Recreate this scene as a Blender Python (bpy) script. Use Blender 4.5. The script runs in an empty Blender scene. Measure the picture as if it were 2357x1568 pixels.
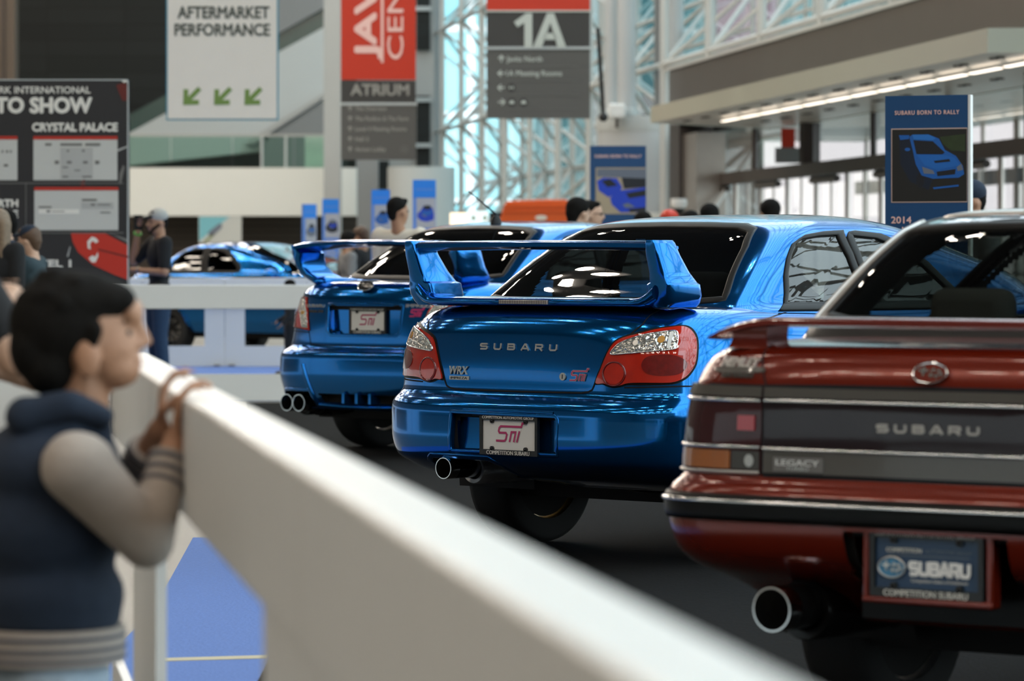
import bpy, bmesh, math, random
import numpy as np
from mathutils import Vector, Matrix
random.seed(7)
SC = bpy.context.scene
COL = SC.collection

# ---------------------------------------------------------------- camera
FPX, CX, HZ, EYE = 8839.0, 1178.5, 590.0, 1.27        # focal length in pixels, centre column, horizon row, eye height
cam_d = bpy.data.cameras.new('camera'); cam = bpy.data.objects.new('camera', cam_d); COL.objects.link(cam)
cam_d.sensor_width = 36.0; cam_d.lens = 36.0*FPX/2357.0
cam_d.shift_y = -(784.0-HZ)/2357.0
cam.location = (0, 0, EYE); cam.rotation_euler = (math.pi/2, 0, 0)
cam_d.clip_start = 0.1; cam_d.clip_end = 600
cam_d.dof.use_dof = True; cam_d.dof.focus_distance = 15.75; cam_d.dof.aperture_fstop = 5.0
SC.camera = cam

# ---------------------------------------------------------------- sky, exposure
W = bpy.data.worlds.new('sky'); SC.world = W; W.use_nodes = True
wn = W.node_tree.nodes; wl = W.node_tree.links; bg = wn['Background']
tc = wn.new('ShaderNodeTexCoord'); sp = wn.new('ShaderNodeSeparateXYZ'); rp = wn.new('ShaderNodeValToRGB')
wl.new(tc.outputs['Generated'], sp.inputs[0]); wl.new(sp.outputs['Z'], rp.inputs[0]); wl.new(rp.outputs[0], bg.inputs['Color'])
rp.color_ramp.elements[0].position = 0.0; rp.color_ramp.elements[0].color = (.84, .93, .96, 1)
rp.color_ramp.elements[1].position = 0.8; rp.color_ramp.elements[1].color = (.74, .89, 1.0, 1)
bg.inputs['Strength'].default_value = 4.0
VS = SC.view_settings
SC.display_settings.display_device = 'sRGB'
VS.view_transform = 'Standard'; VS.look = 'None'; VS.exposure = 0.0; VS.gamma = 1.0; VS.use_curve_mapping = False
SC.cycles.max_bounces = 7; SC.cycles.diffuse_bounces = 3; SC.cycles.glossy_bounces = 4
SC.cycles.transmission_bounces = 6; SC.cycles.transparent_max_bounces = 12
SC.cycles.caustics_reflective = False; SC.cycles.caustics_refractive = False
SC.cycles.sample_clamp_indirect = 6.0
SC.cycles.use_denoising = True
# ---------------------------------------------------------------- materials
def material(name, col, rough=.5, metal=0., coat=0., spec=.5, noise=0., scale=20., bump=0., emit=None, power=0., trans=0., flake=0., alpha=1.):
    m = bpy.data.materials.new(name); m.use_nodes = True
    nt = m.node_tree; b = nt.nodes['Principled BSDF']
    b.inputs['Base Color'].default_value = (*col, 1); b.inputs['Roughness'].default_value = rough
    b.inputs['Metallic'].default_value = metal; b.inputs['Coat Weight'].default_value = coat
    b.inputs['Coat Roughness'].default_value = .015; b.inputs['Specular IOR Level'].default_value = spec
    b.inputs['Transmission Weight'].default_value = trans
    if emit:
        b.inputs['Emission Color'].default_value = (*emit, 1); b.inputs['Emission Strength'].default_value = power
    if noise or bump:
        c = nt.nodes.new('ShaderNodeTexCoord'); n = nt.nodes.new('ShaderNodeTexNoise')
        n.inputs['Scale'].default_value = scale; n.inputs['Detail'].default_value = 4
        nt.links.new(c.outputs['Object'], n.inputs['Vector'])
        if noise:
            x = nt.nodes.new('ShaderNodeMix'); x.data_type = 'RGBA'
            x.inputs[6].default_value = (*[v*(1-noise) for v in col], 1)
            x.inputs[7].default_value = (*[min(1, v*(1+noise)) for v in col], 1)
            nt.links.new(n.outputs['Fac'], x.inputs[0]); nt.links.new(x.outputs[2], b.inputs['Base Color'])
        if bump:
            bp = nt.nodes.new('ShaderNodeBump'); bp.inputs['Strength'].default_value = bump; bp.inputs['Distance'].default_value = .01
            nt.links.new(n.outputs['Fac'], bp.inputs['Height']); nt.links.new(bp.outputs[0], b.inputs['Normal'])
    return m


def thin_glass(name, tint, gloss=.08, rough=0.0):
    """a pane seen through: a tinted transparent sheet with a fresnel mirror on it"""
    m = bpy.data.materials.new(name); m.use_nodes = True; nt = m.node_tree; nt.nodes.clear()
    o = nt.nodes.new('ShaderNodeOutputMaterial'); t = nt.nodes.new('ShaderNodeBsdfTransparent'); g = nt.nodes.new('ShaderNodeBsdfGlossy')
    x = nt.nodes.new('ShaderNodeMixShader'); f = nt.nodes.new('ShaderNodeLayerWeight'); p = nt.nodes.new('ShaderNodeMath'); a = nt.nodes.new('ShaderNodeMath')
    f.inputs['Blend'].default_value = .5; p.operation = 'POWER'; p.inputs[1].default_value = 4.0
    a.operation = 'ADD'; a.inputs[1].default_value = gloss; a.use_clamp = True
    t.inputs['Color'].default_value = (*tint, 1); g.inputs['Roughness'].default_value = rough; g.inputs['Color'].default_value = (1, 1, 1, 1)
    nt.links.new(f.outputs['Facing'], p.inputs[0]); nt.links.new(p.outputs[0], a.inputs[0]); nt.links.new(a.outputs[0], x.inputs[0])
    nt.links.new(t.outputs[0], x.inputs[1]); nt.links.new(g.outputs[0], x.inputs[2]); nt.links.new(x.outputs[0], o.inputs[0])
    return m


M = {}
def S(r, g, b):
    """display colour 0..255 to scene colour"""
    return tuple(((v/255+.055)/1.055)**2.4 if v > 10 else v/255/12.92 for v in (r, g, b))

# ---------------------------------------------------------------- objects
def link(name, me, mat=None, parent=None, smooth=False, loc=None, rot=None):
    o = bpy.data.objects.new(name, me); COL.objects.link(o)
    if mat is not None:
        me.materials.append(M[mat] if isinstance(mat, str) else mat)
    if smooth:
        me.polygons.foreach_set('use_smooth', [True]*len(me.polygons))
    if parent is not None:
        o.parent = parent
    if loc is not None:
        o.location = loc
    if rot is not None:
        o.rotation_euler = rot
    return o


def tag(o, label=None, cat=None, group=None, kind=None):
    if label: o['label'] = label
    if cat: o['category'] = cat
    if group: o['group'] = group
    if kind: o['kind'] = kind
    return o


def thing(name, label, cat, loc=(0, 0, 0), rz=0., group=None):
    o = bpy.data.objects.new(name, None); COL.objects.link(o)
    o.location = loc; o.rotation_euler = (0, 0, rz); o.empty_display_size = .1
    return tag(o, label, cat, group)


def struct_root(name, loc=(0, 0, 0), rz=0.):
    o = bpy.data.objects.new(name, None); COL.objects.link(o); o.location = loc; o.rotation_euler = (0, 0, rz)
    o['kind'] = 'structure'
    return o


def copy_tree(o, parent=None):
    c = o.copy(); COL.objects.link(c)
    if parent: c.parent = parent
    for ch in list(o.children): copy_tree(ch, c)
    return c


class MB:
    """collects shapes, then links them as one mesh"""
    def __init__(self): self.v, self.f = [], []
    def add(self, v, f):
        n = len(self.v); self.v += [tuple(p) for p in v]; self.f += [[i+n for i in q] for q in f]; return self
    def box(self, a, b, rot=None, org=(0, 0, 0)):
        x0, y0, z0 = a; x1, y1, z1 = b
        v = [(x0, y0, z0), (x1, y0, z0), (x1, y1, z0), (x0, y1, z0), (x0, y0, z1), (x1, y0, z1), (x1, y1, z1), (x0, y1, z1)]
        if rot is not None:
            v = [tuple(Vector(org)+rot @ (Vector(p)-Vector(org))) for p in v]
        return self.add(v, [[0, 3, 2, 1], [4, 5, 6, 7], [0, 1, 5, 4], [1, 2, 6, 5], [2, 3, 7, 6], [3, 0, 4, 7]])
    def bar(self, p, q, r, n=8, r2=None, caps=True):
        p, q = Vector(p), Vector(q); d = (q-p)
        if d.length < 1e-6: return self
        d.normalize(); u = d.orthogonal().normalized(); w = d.cross(u); r2 = r if r2 is None else r2
        v = []
        for c, rr in ((p, r), (q, r2)):
            for i in range(n):
                a = 2*math.pi*i/n; v.append(c+rr*(math.cos(a)*u+math.sin(a)*w))
        f = [[i, (i+1) % n, n+(i+1) % n, n+i] for i in range(n)]
        if caps: f += [list(range(n))[::-1], list(range(n, 2*n))]
        return self.add(v, f)
    def tube(self, pts, r, n=8, closed=False):
        pts = [Vector(p) for p in pts]; N = len(pts); rs = r if isinstance(r, (list, tuple)) else [r]*N
        v = []; u = None
        for i, p in enumerate(pts):
            a = pts[(i-1) % N] if (closed or i > 0) else p; b = pts[(i+1) % N] if (closed or i < N-1) else p
            d = (b-a).normalized()
            u = d.orthogonal().normalized() if u is None else (u-d*u.dot(d)).normalized()
            w = d.cross(u)
            for k in range(n):
                t = 2*math.pi*k/n; v.append(p+rs[i]*(math.cos(t)*u+math.sin(t)*w))
        f = []
        for i in range(N if closed else N-1):
            j = (i+1) % N
            for k in range(n): f.append([i*n+k, i*n+(k+1) % n, j*n+(k+1) % n, j*n+k])
        if not closed: f += [list(range(n))[::-1], [(N-1)*n+k for k in range(n)]]
        return self.add(v, f)
    def lathe(self, prof, axis='y', n=40, org=(0, 0, 0), closed=False):
        """profile of (radius, along) turned about an axis through org"""
        v = []
        for r, h in prof:
            for k in range(n):
                t = 2*math.pi*k/n; c, s = r*math.cos(t), r*math.sin(t)
                p = {'y': (c, h, s), 'x': (h, c, s), 'z': (c, s, h)}[axis]
                v.append((p[0]+org[0], p[1]+org[1], p[2]+org[2]))
        f = []; N = len(prof)
        for i in range(N if closed else N-1):
            j = (i+1) % N
            for k in range(n): f.append([i*n+k, i*n+(k+1) % n, j*n+(k+1) % n, j*n+k])
        return self.add(v, f)
    def prism(self, poly, a, b, axis='y'):
        """outline of two coordinates pushed from a to b along an axis"""
        n = len(poly); P = {'y': lambda p, h: (p[0], h, p[1]), 'x': lambda p, h: (h, p[0], p[1]), 'z': lambda p, h: (p[0], p[1], h)}[axis]
        v = [P(p, a) for p in poly]+[P(p, b) for p in poly]
        f = [[i, (i+1) % n, n+(i+1) % n, n+i] for i in range(n)]+[list(range(n))[::-1], list(range(n, 2*n))]
        return self.add(v, f)
    def ball(self, c, r, n=12, m=8):
        r = (r, r, r) if not isinstance(r, (tuple, list)) else r
        v = [(c[0], c[1], c[2]+r[2])]
        for i in range(1, m):
            t = math.pi*i/m
            for k in range(n):
                p = 2*math.pi*k/n; v.append((c[0]+r[0]*math.sin(t)*math.cos(p), c[1]+r[1]*math.sin(t)*math.sin(p), c[2]+r[2]*math.cos(t)))
        v.append((c[0], c[1], c[2]-r[2])); f = []
        for k in range(n): f.append([0, 1+k, 1+(k+1) % n])
        for i in range(m-2):
            for k in range(n):
                a = 1+i*n; f.append([a+k, a+n+k, a+n+(k+1) % n, a+(k+1) % n])
        a = 1+(m-2)*n
        for k in range(n): f.append([a+k, len(v)-1, a+(k+1) % n])
        return self.add(v, f)
    def loft(self, rings, caps=True):
        n = len(rings[0]); v = [p for r in rings for p in r]; f = []
        for i in range(len(rings)-1):
            for k in range(n): f.append([i*n+k, i*n+(k+1) % n, (i+1)*n+(k+1) % n, (i+1)*n+k])
        if caps: f += [list(range(n))[::-1], [(len(rings)-1)*n+k for k in range(n)]]
        return self.add(v, f)
    def mesh(self, name, fix=True):
        me = bpy.data.meshes.new(name); me.from_pydata(self.v, [], self.f); me.validate()
        if fix:
            b = bmesh.new(); b.from_mesh(me); bmesh.ops.recalc_face_normals(b, faces=b.faces); b.to_mesh(me); b.free()
        return me
    def build(self, name, mat, parent=None, smooth=False, bevel=0., sharp=None, loc=None, rot=None, sub=0):
        me = self.mesh(name); o = link(name, me, mat, parent, smooth or bevel > 0, loc, rot)
        if bevel:
            bv = o.modifiers.new('edge', 'BEVEL'); bv.width = bevel; bv.segments = 3; bv.limit_method = 'ANGLE'; bv.angle_limit = .6
            bv.harden_normals = False
        if sub:
            s = o.modifiers.new('soft', 'SUBSURF'); s.levels = sub; s.render_levels = sub
        if (smooth or bevel) and not sub:
            me.set_sharp_from_angle(angle=sharp if sharp else .7)
        return o


def at(px, py, Y):
    """a pixel of the photograph at a distance, as a place in the hall"""
    return Vector(((px-CX)*Y/FPX, Y, EYE-(py-HZ)*Y/FPX))
def atz(px, py, z=0.):
    """a pixel on a level plane"""
    Y = (EYE-z)*FPX/(py-HZ); return Vector(((px-CX)*Y/FPX, Y, z))

# ---------------------------------------------------------------- lettering and flat graphics, drawn in x,z and facing -y
_text = {}
def text_faces(s, space=1.0, shear=0.):
    key = (s, space, shear)
    if key not in _text:
        c = bpy.data.curves.new('t', 'FONT'); c.body = s; c.size = 1.0; c.space_character = space; c.shear = shear
        c.resolution_u = 3; c.fill_mode = 'FRONT'
        o = bpy.data.objects.new('t', c); me = bpy.data.meshes.new_from_object(o)
        v = np.array([p.co[:2] for p in me.vertices]) if len(me.vertices) else np.zeros((0, 2)); f = [list(p.vertices) for p in me.polygons]
        bpy.data.objects.remove(o); bpy.data.meshes.remove(me); bpy.data.curves.remove(c)
        if len(v):
            v = v-np.array([v[:, 0].min(), 0.])
        _text[key] = (v, f)
    return _text[key]


CAP = 0.729      # cap height of the letters at size one
def text_layout(s, h, width=None, align='l', bold=0., space=1., shear=0.):
    v, f = text_faces(s, space, shear); v = v.copy()*(h/CAP)
    w = v[:, 0].max()
    if width: v[:, 0] *= width/w; w = width
    v[:, 0] -= {'l': 0, 'c': w/2, 'r': w}[align]
    if bold:      # a heavier cut: the letters laid over themselves a hair apart
        n = len(v); b = bold*h/CAP; V, F2 = [], []
        for i, (dx, dy) in enumerate(((0, 0), (b, 0), (-b, 0), (0, b), (0, -b), (b*.7, b*.7), (-b*.7, -b*.7), (b*.7, -b*.7), (-b*.7, b*.7))):
            V.append(np.column_stack([v[:, 0]+dx, v[:, 1]+dy, np.full(n, i*.3)])); F2 += [[a+i*n for a in q] for q in f]
        return np.concatenate(V), F2
    return v, f


def flat_text(s, x, z, h, mat, parent, off=.004, width=None, align='l', bold=0., space=1., name='lettering', turn=0., shear=0.):
    v, f = text_layout(s, h, width, align, bold, space, shear)
    c, q = math.cos(turn), math.sin(turn)
    P = [(x+p[0]*c-p[1]*q, -off-(.0006*p[2] if len(p) > 2 else 0), z+p[0]*q+p[1]*c) for p in v]
    me = bpy.data.meshes.new(name); me.from_pydata(P, [], f)
    return link(name, me, mat, parent)


def strokes(lines, w):
    """ribbons of width w along polylines, mitred, in two coordinates"""
    V, Fc = [], []
    for li, L in enumerate(lines):
        L = [np.array(p, float) for p in L]; n = len(L); base = len(V)
        for i in range(n):
            a = L[i]-L[i-1] if i > 0 else L[1]-L[0]; b = L[i+1]-L[i] if i < n-1 else a
            a = a/np.linalg.norm(a); b = b/np.linalg.norm(b); t = a+b
            t = t/(np.linalg.norm(t)+1e-9); nn = np.array([-t[1], t[0]]); k = w/2/max(.45, abs(nn.dot(np.array([-a[1], a[0]]))))
            V += [np.append(L[i]+nn*k, li), np.append(L[i]-nn*k, li)]
        Fc += [[base+2*i, base+2*i+1, base+2*i+3, base+2*i+2] for i in range(n-1)]
    return np.array(V), Fc


STI = [[(0, .05), (.60, .05), (.68, .13), (.68, .37), (.60, .45), (.14, .45), (.06, .53), (.06, .69), (.14, .77), (1.60, .77), (1.62, .95), (1.80, .95)],
       [(.98, .0), (.98, .50), (1.28, .50), (1.28, .0)], [(1.50, .0), (1.54, .56)]]
STI_LINES = [[(x*.94+.26*z, z) for x, z in L] for L in STI]
SUBARU_GLYPH = {   # broad square capitals, drawn as strokes in a box 1.0 wide and 0.7 tall
 'S': [[(.95, .60), (.18, .60), (.06, .53), (.06, .42), (.18, .35), (.82, .35), (.94, .28), (.94, .17), (.82, .08), (.05, .08)]],
 'U': [[(.07, .68), (.07, .20), (.20, .08), (.80, .08), (.93, .20), (.93, .68)]],
 'B': [[(.07, .02), (.07, .61), (.78, .61), (.88, .55), (.88, .42), (.78, .36), (.10, .36)], [(.78, .36), (.93, .28), (.93, .15), (.82, .08), (.08, .08)]],
 'A': [[(.0, .0), (.44, .63), (.56, .63), (1.0, .0)], [(.2, .2), (.8, .2)]],
 'R': [[(.07, .0), (.07, .61), (.80, .61), (.92, .54), (.92, .38), (.80, .30), (.10, .30)], [(.55, .30), (.95, .0)]]}
def wide_word(word, h, width, gap=.5, w=.15):
    n = len(word); lines = []
    k = width/(n+(n-1)*gap); 
    for i, ch in enumerate(word):
        for L in SUBARU_GLYPH[ch]: lines.append([(i*(1+gap)*k+x*k, z/.7*h) for x, z in L])
    return strokes(lines, w*h/.7)


def flat_mesh(name, v, f, mat, parent, off=.004, x=0., z=0., sc=1., thick=0.):
    P = [(x+p[0]*sc, -off-(.0006*p[2] if len(p) > 2 else 0), z+p[1]*sc) for p in v]
    me = bpy.data.meshes.new(name); me.from_pydata(P, [], f)
    o = link(name, me, mat, parent)
    if thick:
        s = o.modifiers.new('thick', 'SOLIDIFY'); s.thickness = thick; s.offset = 0
    return o


def flat_poly(name, pts, mat, parent, off=.003, thick=.002):
    m = MB().prism(pts, -off-thick, -off, 'y'); return m.build(name, mat, parent)
def flat_rect(name, x0, z0, x1, z1, mat, parent, off=.003, thick=.002):
    return flat_poly(name, [(x0, z0), (x1, z0), (x1, z1), (x0, z1)], mat, parent, off, thick)
def oval(x, z, rx, rz, n=28, a0=0., a1=2*math.pi):
    return [(x+rx*math.cos(a0+(a1-a0)*i/n), z+rz*math.sin(a0+(a1-a0)*i/n)) for i in range(n)]
def smooth_outline(pts, per=6):
    """closed Catmull-Rom curve through points"""
    P = [np.array(p, float) for p in pts]; n = len(P); out = []
    for i in range(n):
        a, b, c, d = P[i-1], P[i], P[(i+1) % n], P[(i+2) % n]
        for k in range(per):
            t = k/per; out.append(tuple(.5*((2*b)+(-a+c)*t+(2*a-5*b+4*c-d)*t*t+(-a+3*b-3*c+d)*t**3)))
    return out
# ---------------------------------------------------------------- materials of the place
M['concrete'] = material('pale concrete', (.20, .185, .155), .45, noise=.08, scale=1.5)
M['black_carpet'] = material('black carpet', (.0075, .0073, .007), .95, spec=.08, noise=.35, scale=60, bump=.4)
M['blue_carpet'] = material('blue carpet', (.10, .19, .48), .9, noise=.2, scale=80, bump=.3)
M['tape'] = material('beige tape', S(190, 180, 150), .7)
M['white_lam'] = material('white laminate', (.75, .75, .725), .38, noise=.02, scale=3)
M['seam'] = material('dark seam', (.10, .10, .10), .8)
M['dark_tile'] = None
M['white_wall'] = material('white painted board', (.78, .77, .71), .6, noise=.02, scale=2)
M['brown_wall'] = material('brown shutter', (.10, .075, .055), .6)
M['grey_paint'] = material('grey paint', (.42, .42, .40), .5)
M['light_grey'] = material('pale grey cladding', (.52, .55, .54), .5, noise=.03, scale=.6)
M['mid_grey'] = material('grey cladding', (.22, .23, .23), .5)
M['green_dark'] = material('dark green glass band', (.03, .07, .06), .2)
M['frame_white'] = material('white painted steel', (.50, .50, .47), .4)
M['steel'] = material('brushed steel', (.42, .38, .34), .28, metal=.8, noise=.1, scale=4)
M['bronze'] = material('bronze cladding', (.13, .115, .10), .35, metal=.3, noise=.08, scale=1.2)
M['dark_metal'] = material('dark bronze metal', (.05, .04, .035), .4, metal=.3)
M['canopy'] = material('frosted canopy edge', (.48, .49, .40), .35)
M['soffit'] = material('polished soffit', (.62, .58, .52), .3, metal=.15, noise=.06, scale=3)
M['column'] = material('painted column', (.46, .48, .48), .4, noise=.03, scale=1)
M['black'] = material('black paint', (.012, .012, .012), .5)
M['ceil'] = material('dark ceiling', (.035, .037, .04), .8)
M['lamp'] = material('lamp lens', (1, 1, 1), .3, emit=(1.0, .88, .74), power=60)
M['strip'] = material('strip light', (1, 1, 1), .3, emit=(1.0, .86, .70), power=2.6)
M['pane'] = thin_glass('clear pane', (.90, .95, .95), .02)
M['pane_far'] = thin_glass('tinted far pane', (.30, .36, .36), .03)
M['rail_glass'] = thin_glass('pale green pane', (.72, .86, .80), .06)
M['back_wall'] = material('grey wall', (.16, .16, .16), .8)
M['facade'] = None


def tiles(name, a, b, sx, sy, mortar, c3, rough):
    m = bpy.data.materials.new(name); m.use_nodes = True; nt = m.node_tree; p = nt.nodes['Principled BSDF']
    c = nt.nodes.new('ShaderNodeTexCoord'); mp = nt.nodes.new('ShaderNodeMapping'); t = nt.nodes.new('ShaderNodeTexBrick')
    mp.inputs['Rotation'].default_value = (math.pi/2, 0, 0)
    nt.links.new(c.outputs['Object'], mp.inputs[0]); nt.links.new(mp.outputs[0], t.inputs[0])
    t.inputs['Color1'].default_value = (*a, 1); t.inputs['Color2'].default_value = (*b, 1); t.inputs['Mortar'].default_value = (*c3, 1)
    t.inputs['Scale'].default_value = 1; t.inputs['Brick Width'].default_value = sx; t.inputs['Row Height'].default_value = sy
    t.inputs['Mortar Size'].default_value = mortar; t.offset = 0.0
    nt.links.new(t.outputs['Color'], p.inputs['Base Color']); p.inputs['Roughness'].default_value = rough; p.inputs['Specular IOR Level'].default_value = .2
    return m
M['dark_tile'] = tiles('dark wall tile', (.010, .0135, .0135), (.016, .021, .0205), 2.3, .48, .012, (.006, .007, .007), .45)
M['facade'] = tiles('glass tower', (.16, .42, .46), (.34, .58, .60), 1.6, 3.4, .12, (.75, .80, .80), .2)

# ---------------------------------------------------------------- floor, roof, outer walls
def slab(name, pts, z0, z1, mat):
    o = MB().prism([(p[0], p[1]) for p in pts], z0, z1, 'z').build(name, mat); return o
tag(slab('floor', [(-34, -16), (13, -16), (13, 122), (-34, 122)], -.1, 0, 'concrete'), kind='structure')
tag(slab('black_carpet', [(-.60, -2), (9.2, -2), (5.5, 33.2), (-2.3, 33.2), (-1.13, 17.3), (-.77, 12.5)], .003, .005, 'black_carpet'), 'black carpet under the three show cars', 'carpet')
tag(slab('blue_carpet', [(-1.26, 9.9), (-.66, 9.9), (-.72, 12.5), (-1.05, 17.3), (-1.437, 17.3), (-1.29, 13.86)], 0, .003, 'blue_carpet'), 'blue carpet runner seen through the opening of the near white barrier', 'carpet')
tag(slab('blue_carpet', [(-12, 33.6), (-.6, 33.6), (-.6, 44.6), (-12, 44.6)], 0, .005, 'blue_carpet'), 'blue carpet aisle between the two far white barriers', 'carpet')
tag(slab('floor_tape', [(-1.10, 12.00), (-.775, 12.09), (-.775, 12.18), (-1.10, 12.09)], .003, .005, 'tape'), 'beige tape strip across the blue carpet runner', 'tape')

WALLX = lambda Y: 3.73-.128*(Y-70)           # the glazed right side of the hall runs along this line
ceil = MB()
ceil.add([(-34, -16, 15), (7.5, -16, 15), (-1.5, 60, 15), (-8, 122, 15), (-34, 122, 15)], [[0, 1, 2, 3, 4]])
ceil.add([(-34, -16, 15.3), (7.5, -16, 15.3), (-1.5, 60, 15.3), (-8, 122, 15.3), (-34, 122, 15.3)], [[4, 3, 2, 1, 0]])
tag(ceil.build('ceiling', 'ceil'), kind='structure')
tag(MB().box((-34.3, -16, 0), (-34, 122, 15)).build('wall_left', 'back_wall'), kind='structure')
tag(MB().box((-34, -16.3, 0), (13, -16, 15.3)).build('wall_front', 'back_wall'), kind='structure')
tag(MB().box((-34, 114, 0), (at(1000, 0, 114).x, 114.4, 15)).build('wall_back', 'dark_tile'), kind='structure')

# ceiling lamps: clusters of four on the dark ceiling
def make_lamp():
    t = thing('ceiling_lamp', 'square cluster of four round lamps hung under the dark ceiling', 'lamp', (0, 0, 14.2), 0, 'four-lamp clusters under the hall ceiling')
    MB().box((-.5, -.5, .12), (.5, .5, .2)).bar((0, 0, .2), (0, 0, .8), .02).build('housing', 'black', t)
    for sx in (-1, 1):
        for sy in (-1, 1):
            MB().lathe([(.001, 0), (.085, 0), (.12, .12)], 'z', 16, (sx*.3, sy*.3, 0)).build('lamp_head', 'lamp', t, True)
    return t
lamp0 = make_lamp(); first = True
for iy in range(15):
    for ix in range(7):
        X = -22+ix*4.3+(iy % 2)*1.3-iy*.5; Y = -10+iy*7.5
        if X > 6.5-.118*(Y+16): continue
        o = lamp0 if first else copy_tree(lamp0); first = False
        o.location = (X, Y, 14.2); o.scale = (2.3, 2.3, 1.3) if Y > 36 else (1.75, 1.75, 1.2) if Y < 9 else (1.1, 1.1, 1)  # far rows added, far and near rows oversized, to brighten walls and car tails

# ---------------------------------------------------------------- right side: space frame, glazing, doors, canopy
DIRV = Vector((-.128, 1, 0)).normalized()     # along the wall, away from the camera
NRM = Vector((-1, -.128, 0)).normalized()     # out of the wall, into the hall
def wp(Y, z, out=0.):
    return Vector((WALLX(Y), Y, z))+NRM*out
win = struct_root('window_1')
fr = MB(); bay = 4.78; ys = [87.1-bay*i for i in range(-6, 22)]
levels = [2.0, 4.9, 7.8, 10.7, 13.6, 16.5]
for i, Y in enumerate(ys):
    low = 0 if (Y > 72 or Y < 30) else 1
    zb = 0.1 if (Y > 72 or Y < 30) else 4.6
    g_ = 1.6 if Y < 30 else 1.0
    fr.bar(wp(Y, zb, .5), wp(Y, 16.5, .5), .085*g_, 6)
    if i+1 < len(ys):
        Y2 = ys[i+1]; Ym = (Y+Y2)/2
        for k, z in enumerate(levels[low:]):
            fr.bar(wp(Y, z, .5), wp(Y2, z, .5), .06*g_, 6)
            z2 = z+2.9
            if z2 > 16.6: continue
            if Y < 30: fr.bar(wp(Y, z2, .5), wp(Ym, z, .5), .09, 6); fr.bar(wp(Y2, z2, .5), wp(Ym, z, .5), .09, 6)
            zm = z+1.45
            for a in (Y, Y2):
                for zz in (z, z2): fr.bar(wp(a, zz, .5), wp(Ym, zm, -.9), .045, 5)
            fr.bar(wp(Ym-bay/2*1.0, zm, -.9), wp(Ym+bay/2, zm, -.9), .05, 5)
            fr.bar(wp(Ym, zm-1.45, -.9), wp(Ym, zm+1.45, -.9), .05, 5)
# the roof keeps the same frame
for i in range(0, len(ys), 2):
    Y = ys[i]; x0 = -6.5-.0*Y
    e = Vector((7.5-.118*(Y+16), Y, 15.2)); s = wp(Y, 16.5, .5)
    fr.bar(s, e, .11, 6); fr.bar(s+Vector((0, 0, 1.6)), e+Vector((0, 0, 1.6)), .10, 6)
    for k in range(6):
        a, b = s.lerp(e, k/6), s.lerp(e, (k+1)/6)
        fr.bar(a, b+Vector((0, 0, 1.6)), .06, 5); fr.bar(b, b+Vector((0, 0, 1.6)), .06, 5)
        if i+2 < len(ys):
            Y2 = ys[i+2]; e2 = Vector((7.5-.118*(Y2+16), Y2, 15.2)); s2 = wp(Y2, 16.5, .5)
            fr.bar(b, s2.lerp(e2, (k+1)/6), .07, 5); fr.bar(b, s2.lerp(e2, k/6), .05, 5)
fr.build('space_frame', 'frame_white', win, True)
ml = MB()
for Y in np.arange(72.5, 117, 4.8): ml.bar(wp(Y, 0, -1.15), wp(Y, 16, -1.15), .05, 4)
for z in (1.2, 3.4, 5.6, 7.8, 10., 12.2, 14.4): ml.bar(wp(72.5, z, -1.15), wp(117, z, -1.15), .045, 4)
for Y in np.arange(-14, 72, 2.4): ml.bar(wp(Y, 4.7 if Y > 30 else 0, -1.15), wp(Y, 16, -1.15), .05, 4)
for z in (1.2, 3.4): ml.bar(wp(-14, z, -1.15), wp(30, z, -1.15), .045, 4)
for z in (5.6, 7.8, 10., 12.2, 14.4): ml.bar(wp(-14, z, -1.15), wp(72, z, -1.15), .045, 4)
ml.build('mullion', 'frame_white', win)
gp = MB(); gp.add([wp(-14, 0, -1.2), wp(30, 0, -1.2), wp(30, 16.5, -1.2), wp(-14, 16.5, -1.2)], [[0, 1, 2, 3]])
gp.build('glass', 'pane', win)
gp = MB(); gp.add([wp(30, 4.7, -1.2), wp(72, 4.7, -1.2), wp(72, 16.5, -1.2), wp(30, 16.5, -1.2)], [[0, 1, 2, 3]])
gp.add([wp(72, 0, -1.2), wp(117, 0, -1.2), wp(117, 16.5, -1.2), wp(72, 16.5, -1.2)], [[0, 1, 2, 3]])
gp.build('glass', 'pane_far', win)

def wall_box(name, Y0, Y1, z0, z1, o0, o1, mat, parent=None, kind=None, bevel=0.):
    b = MB(); v = [wp(Y0, z0, o0), wp(Y1, z0, o0), wp(Y1, z0, o1), wp(Y0, z0, o1)]; v += [p+Vector((0, 0, z1-z0)) for p in v]
    b.add(v, [[0, 3, 2, 1], [4, 5, 6, 7], [0, 1, 5, 4], [1, 2, 6, 5], [2, 3, 7, 6], [3, 0, 4, 7]])
    o = b.build(name, mat, parent, bevel=bevel)
    if kind: o['kind'] = kind
    return o
wr = struct_root('wall_right')
wall_box('beam', 30, 71.5, 3.68, 4.72, .05, .62, 'bronze', wr)
wall_box('beam_cap', 30, 71.7, 4.72, 4.78, -.1, .66, 'frame_white', wr)
wall_box('end_pier', 70.4, 71.5, 0, 3.68, .0, .62, 'dark_metal', wr)
wall_box('end_panel', 69.0, 70.4, 0, 3.5, .02, .55, 'steel', wr)
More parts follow.
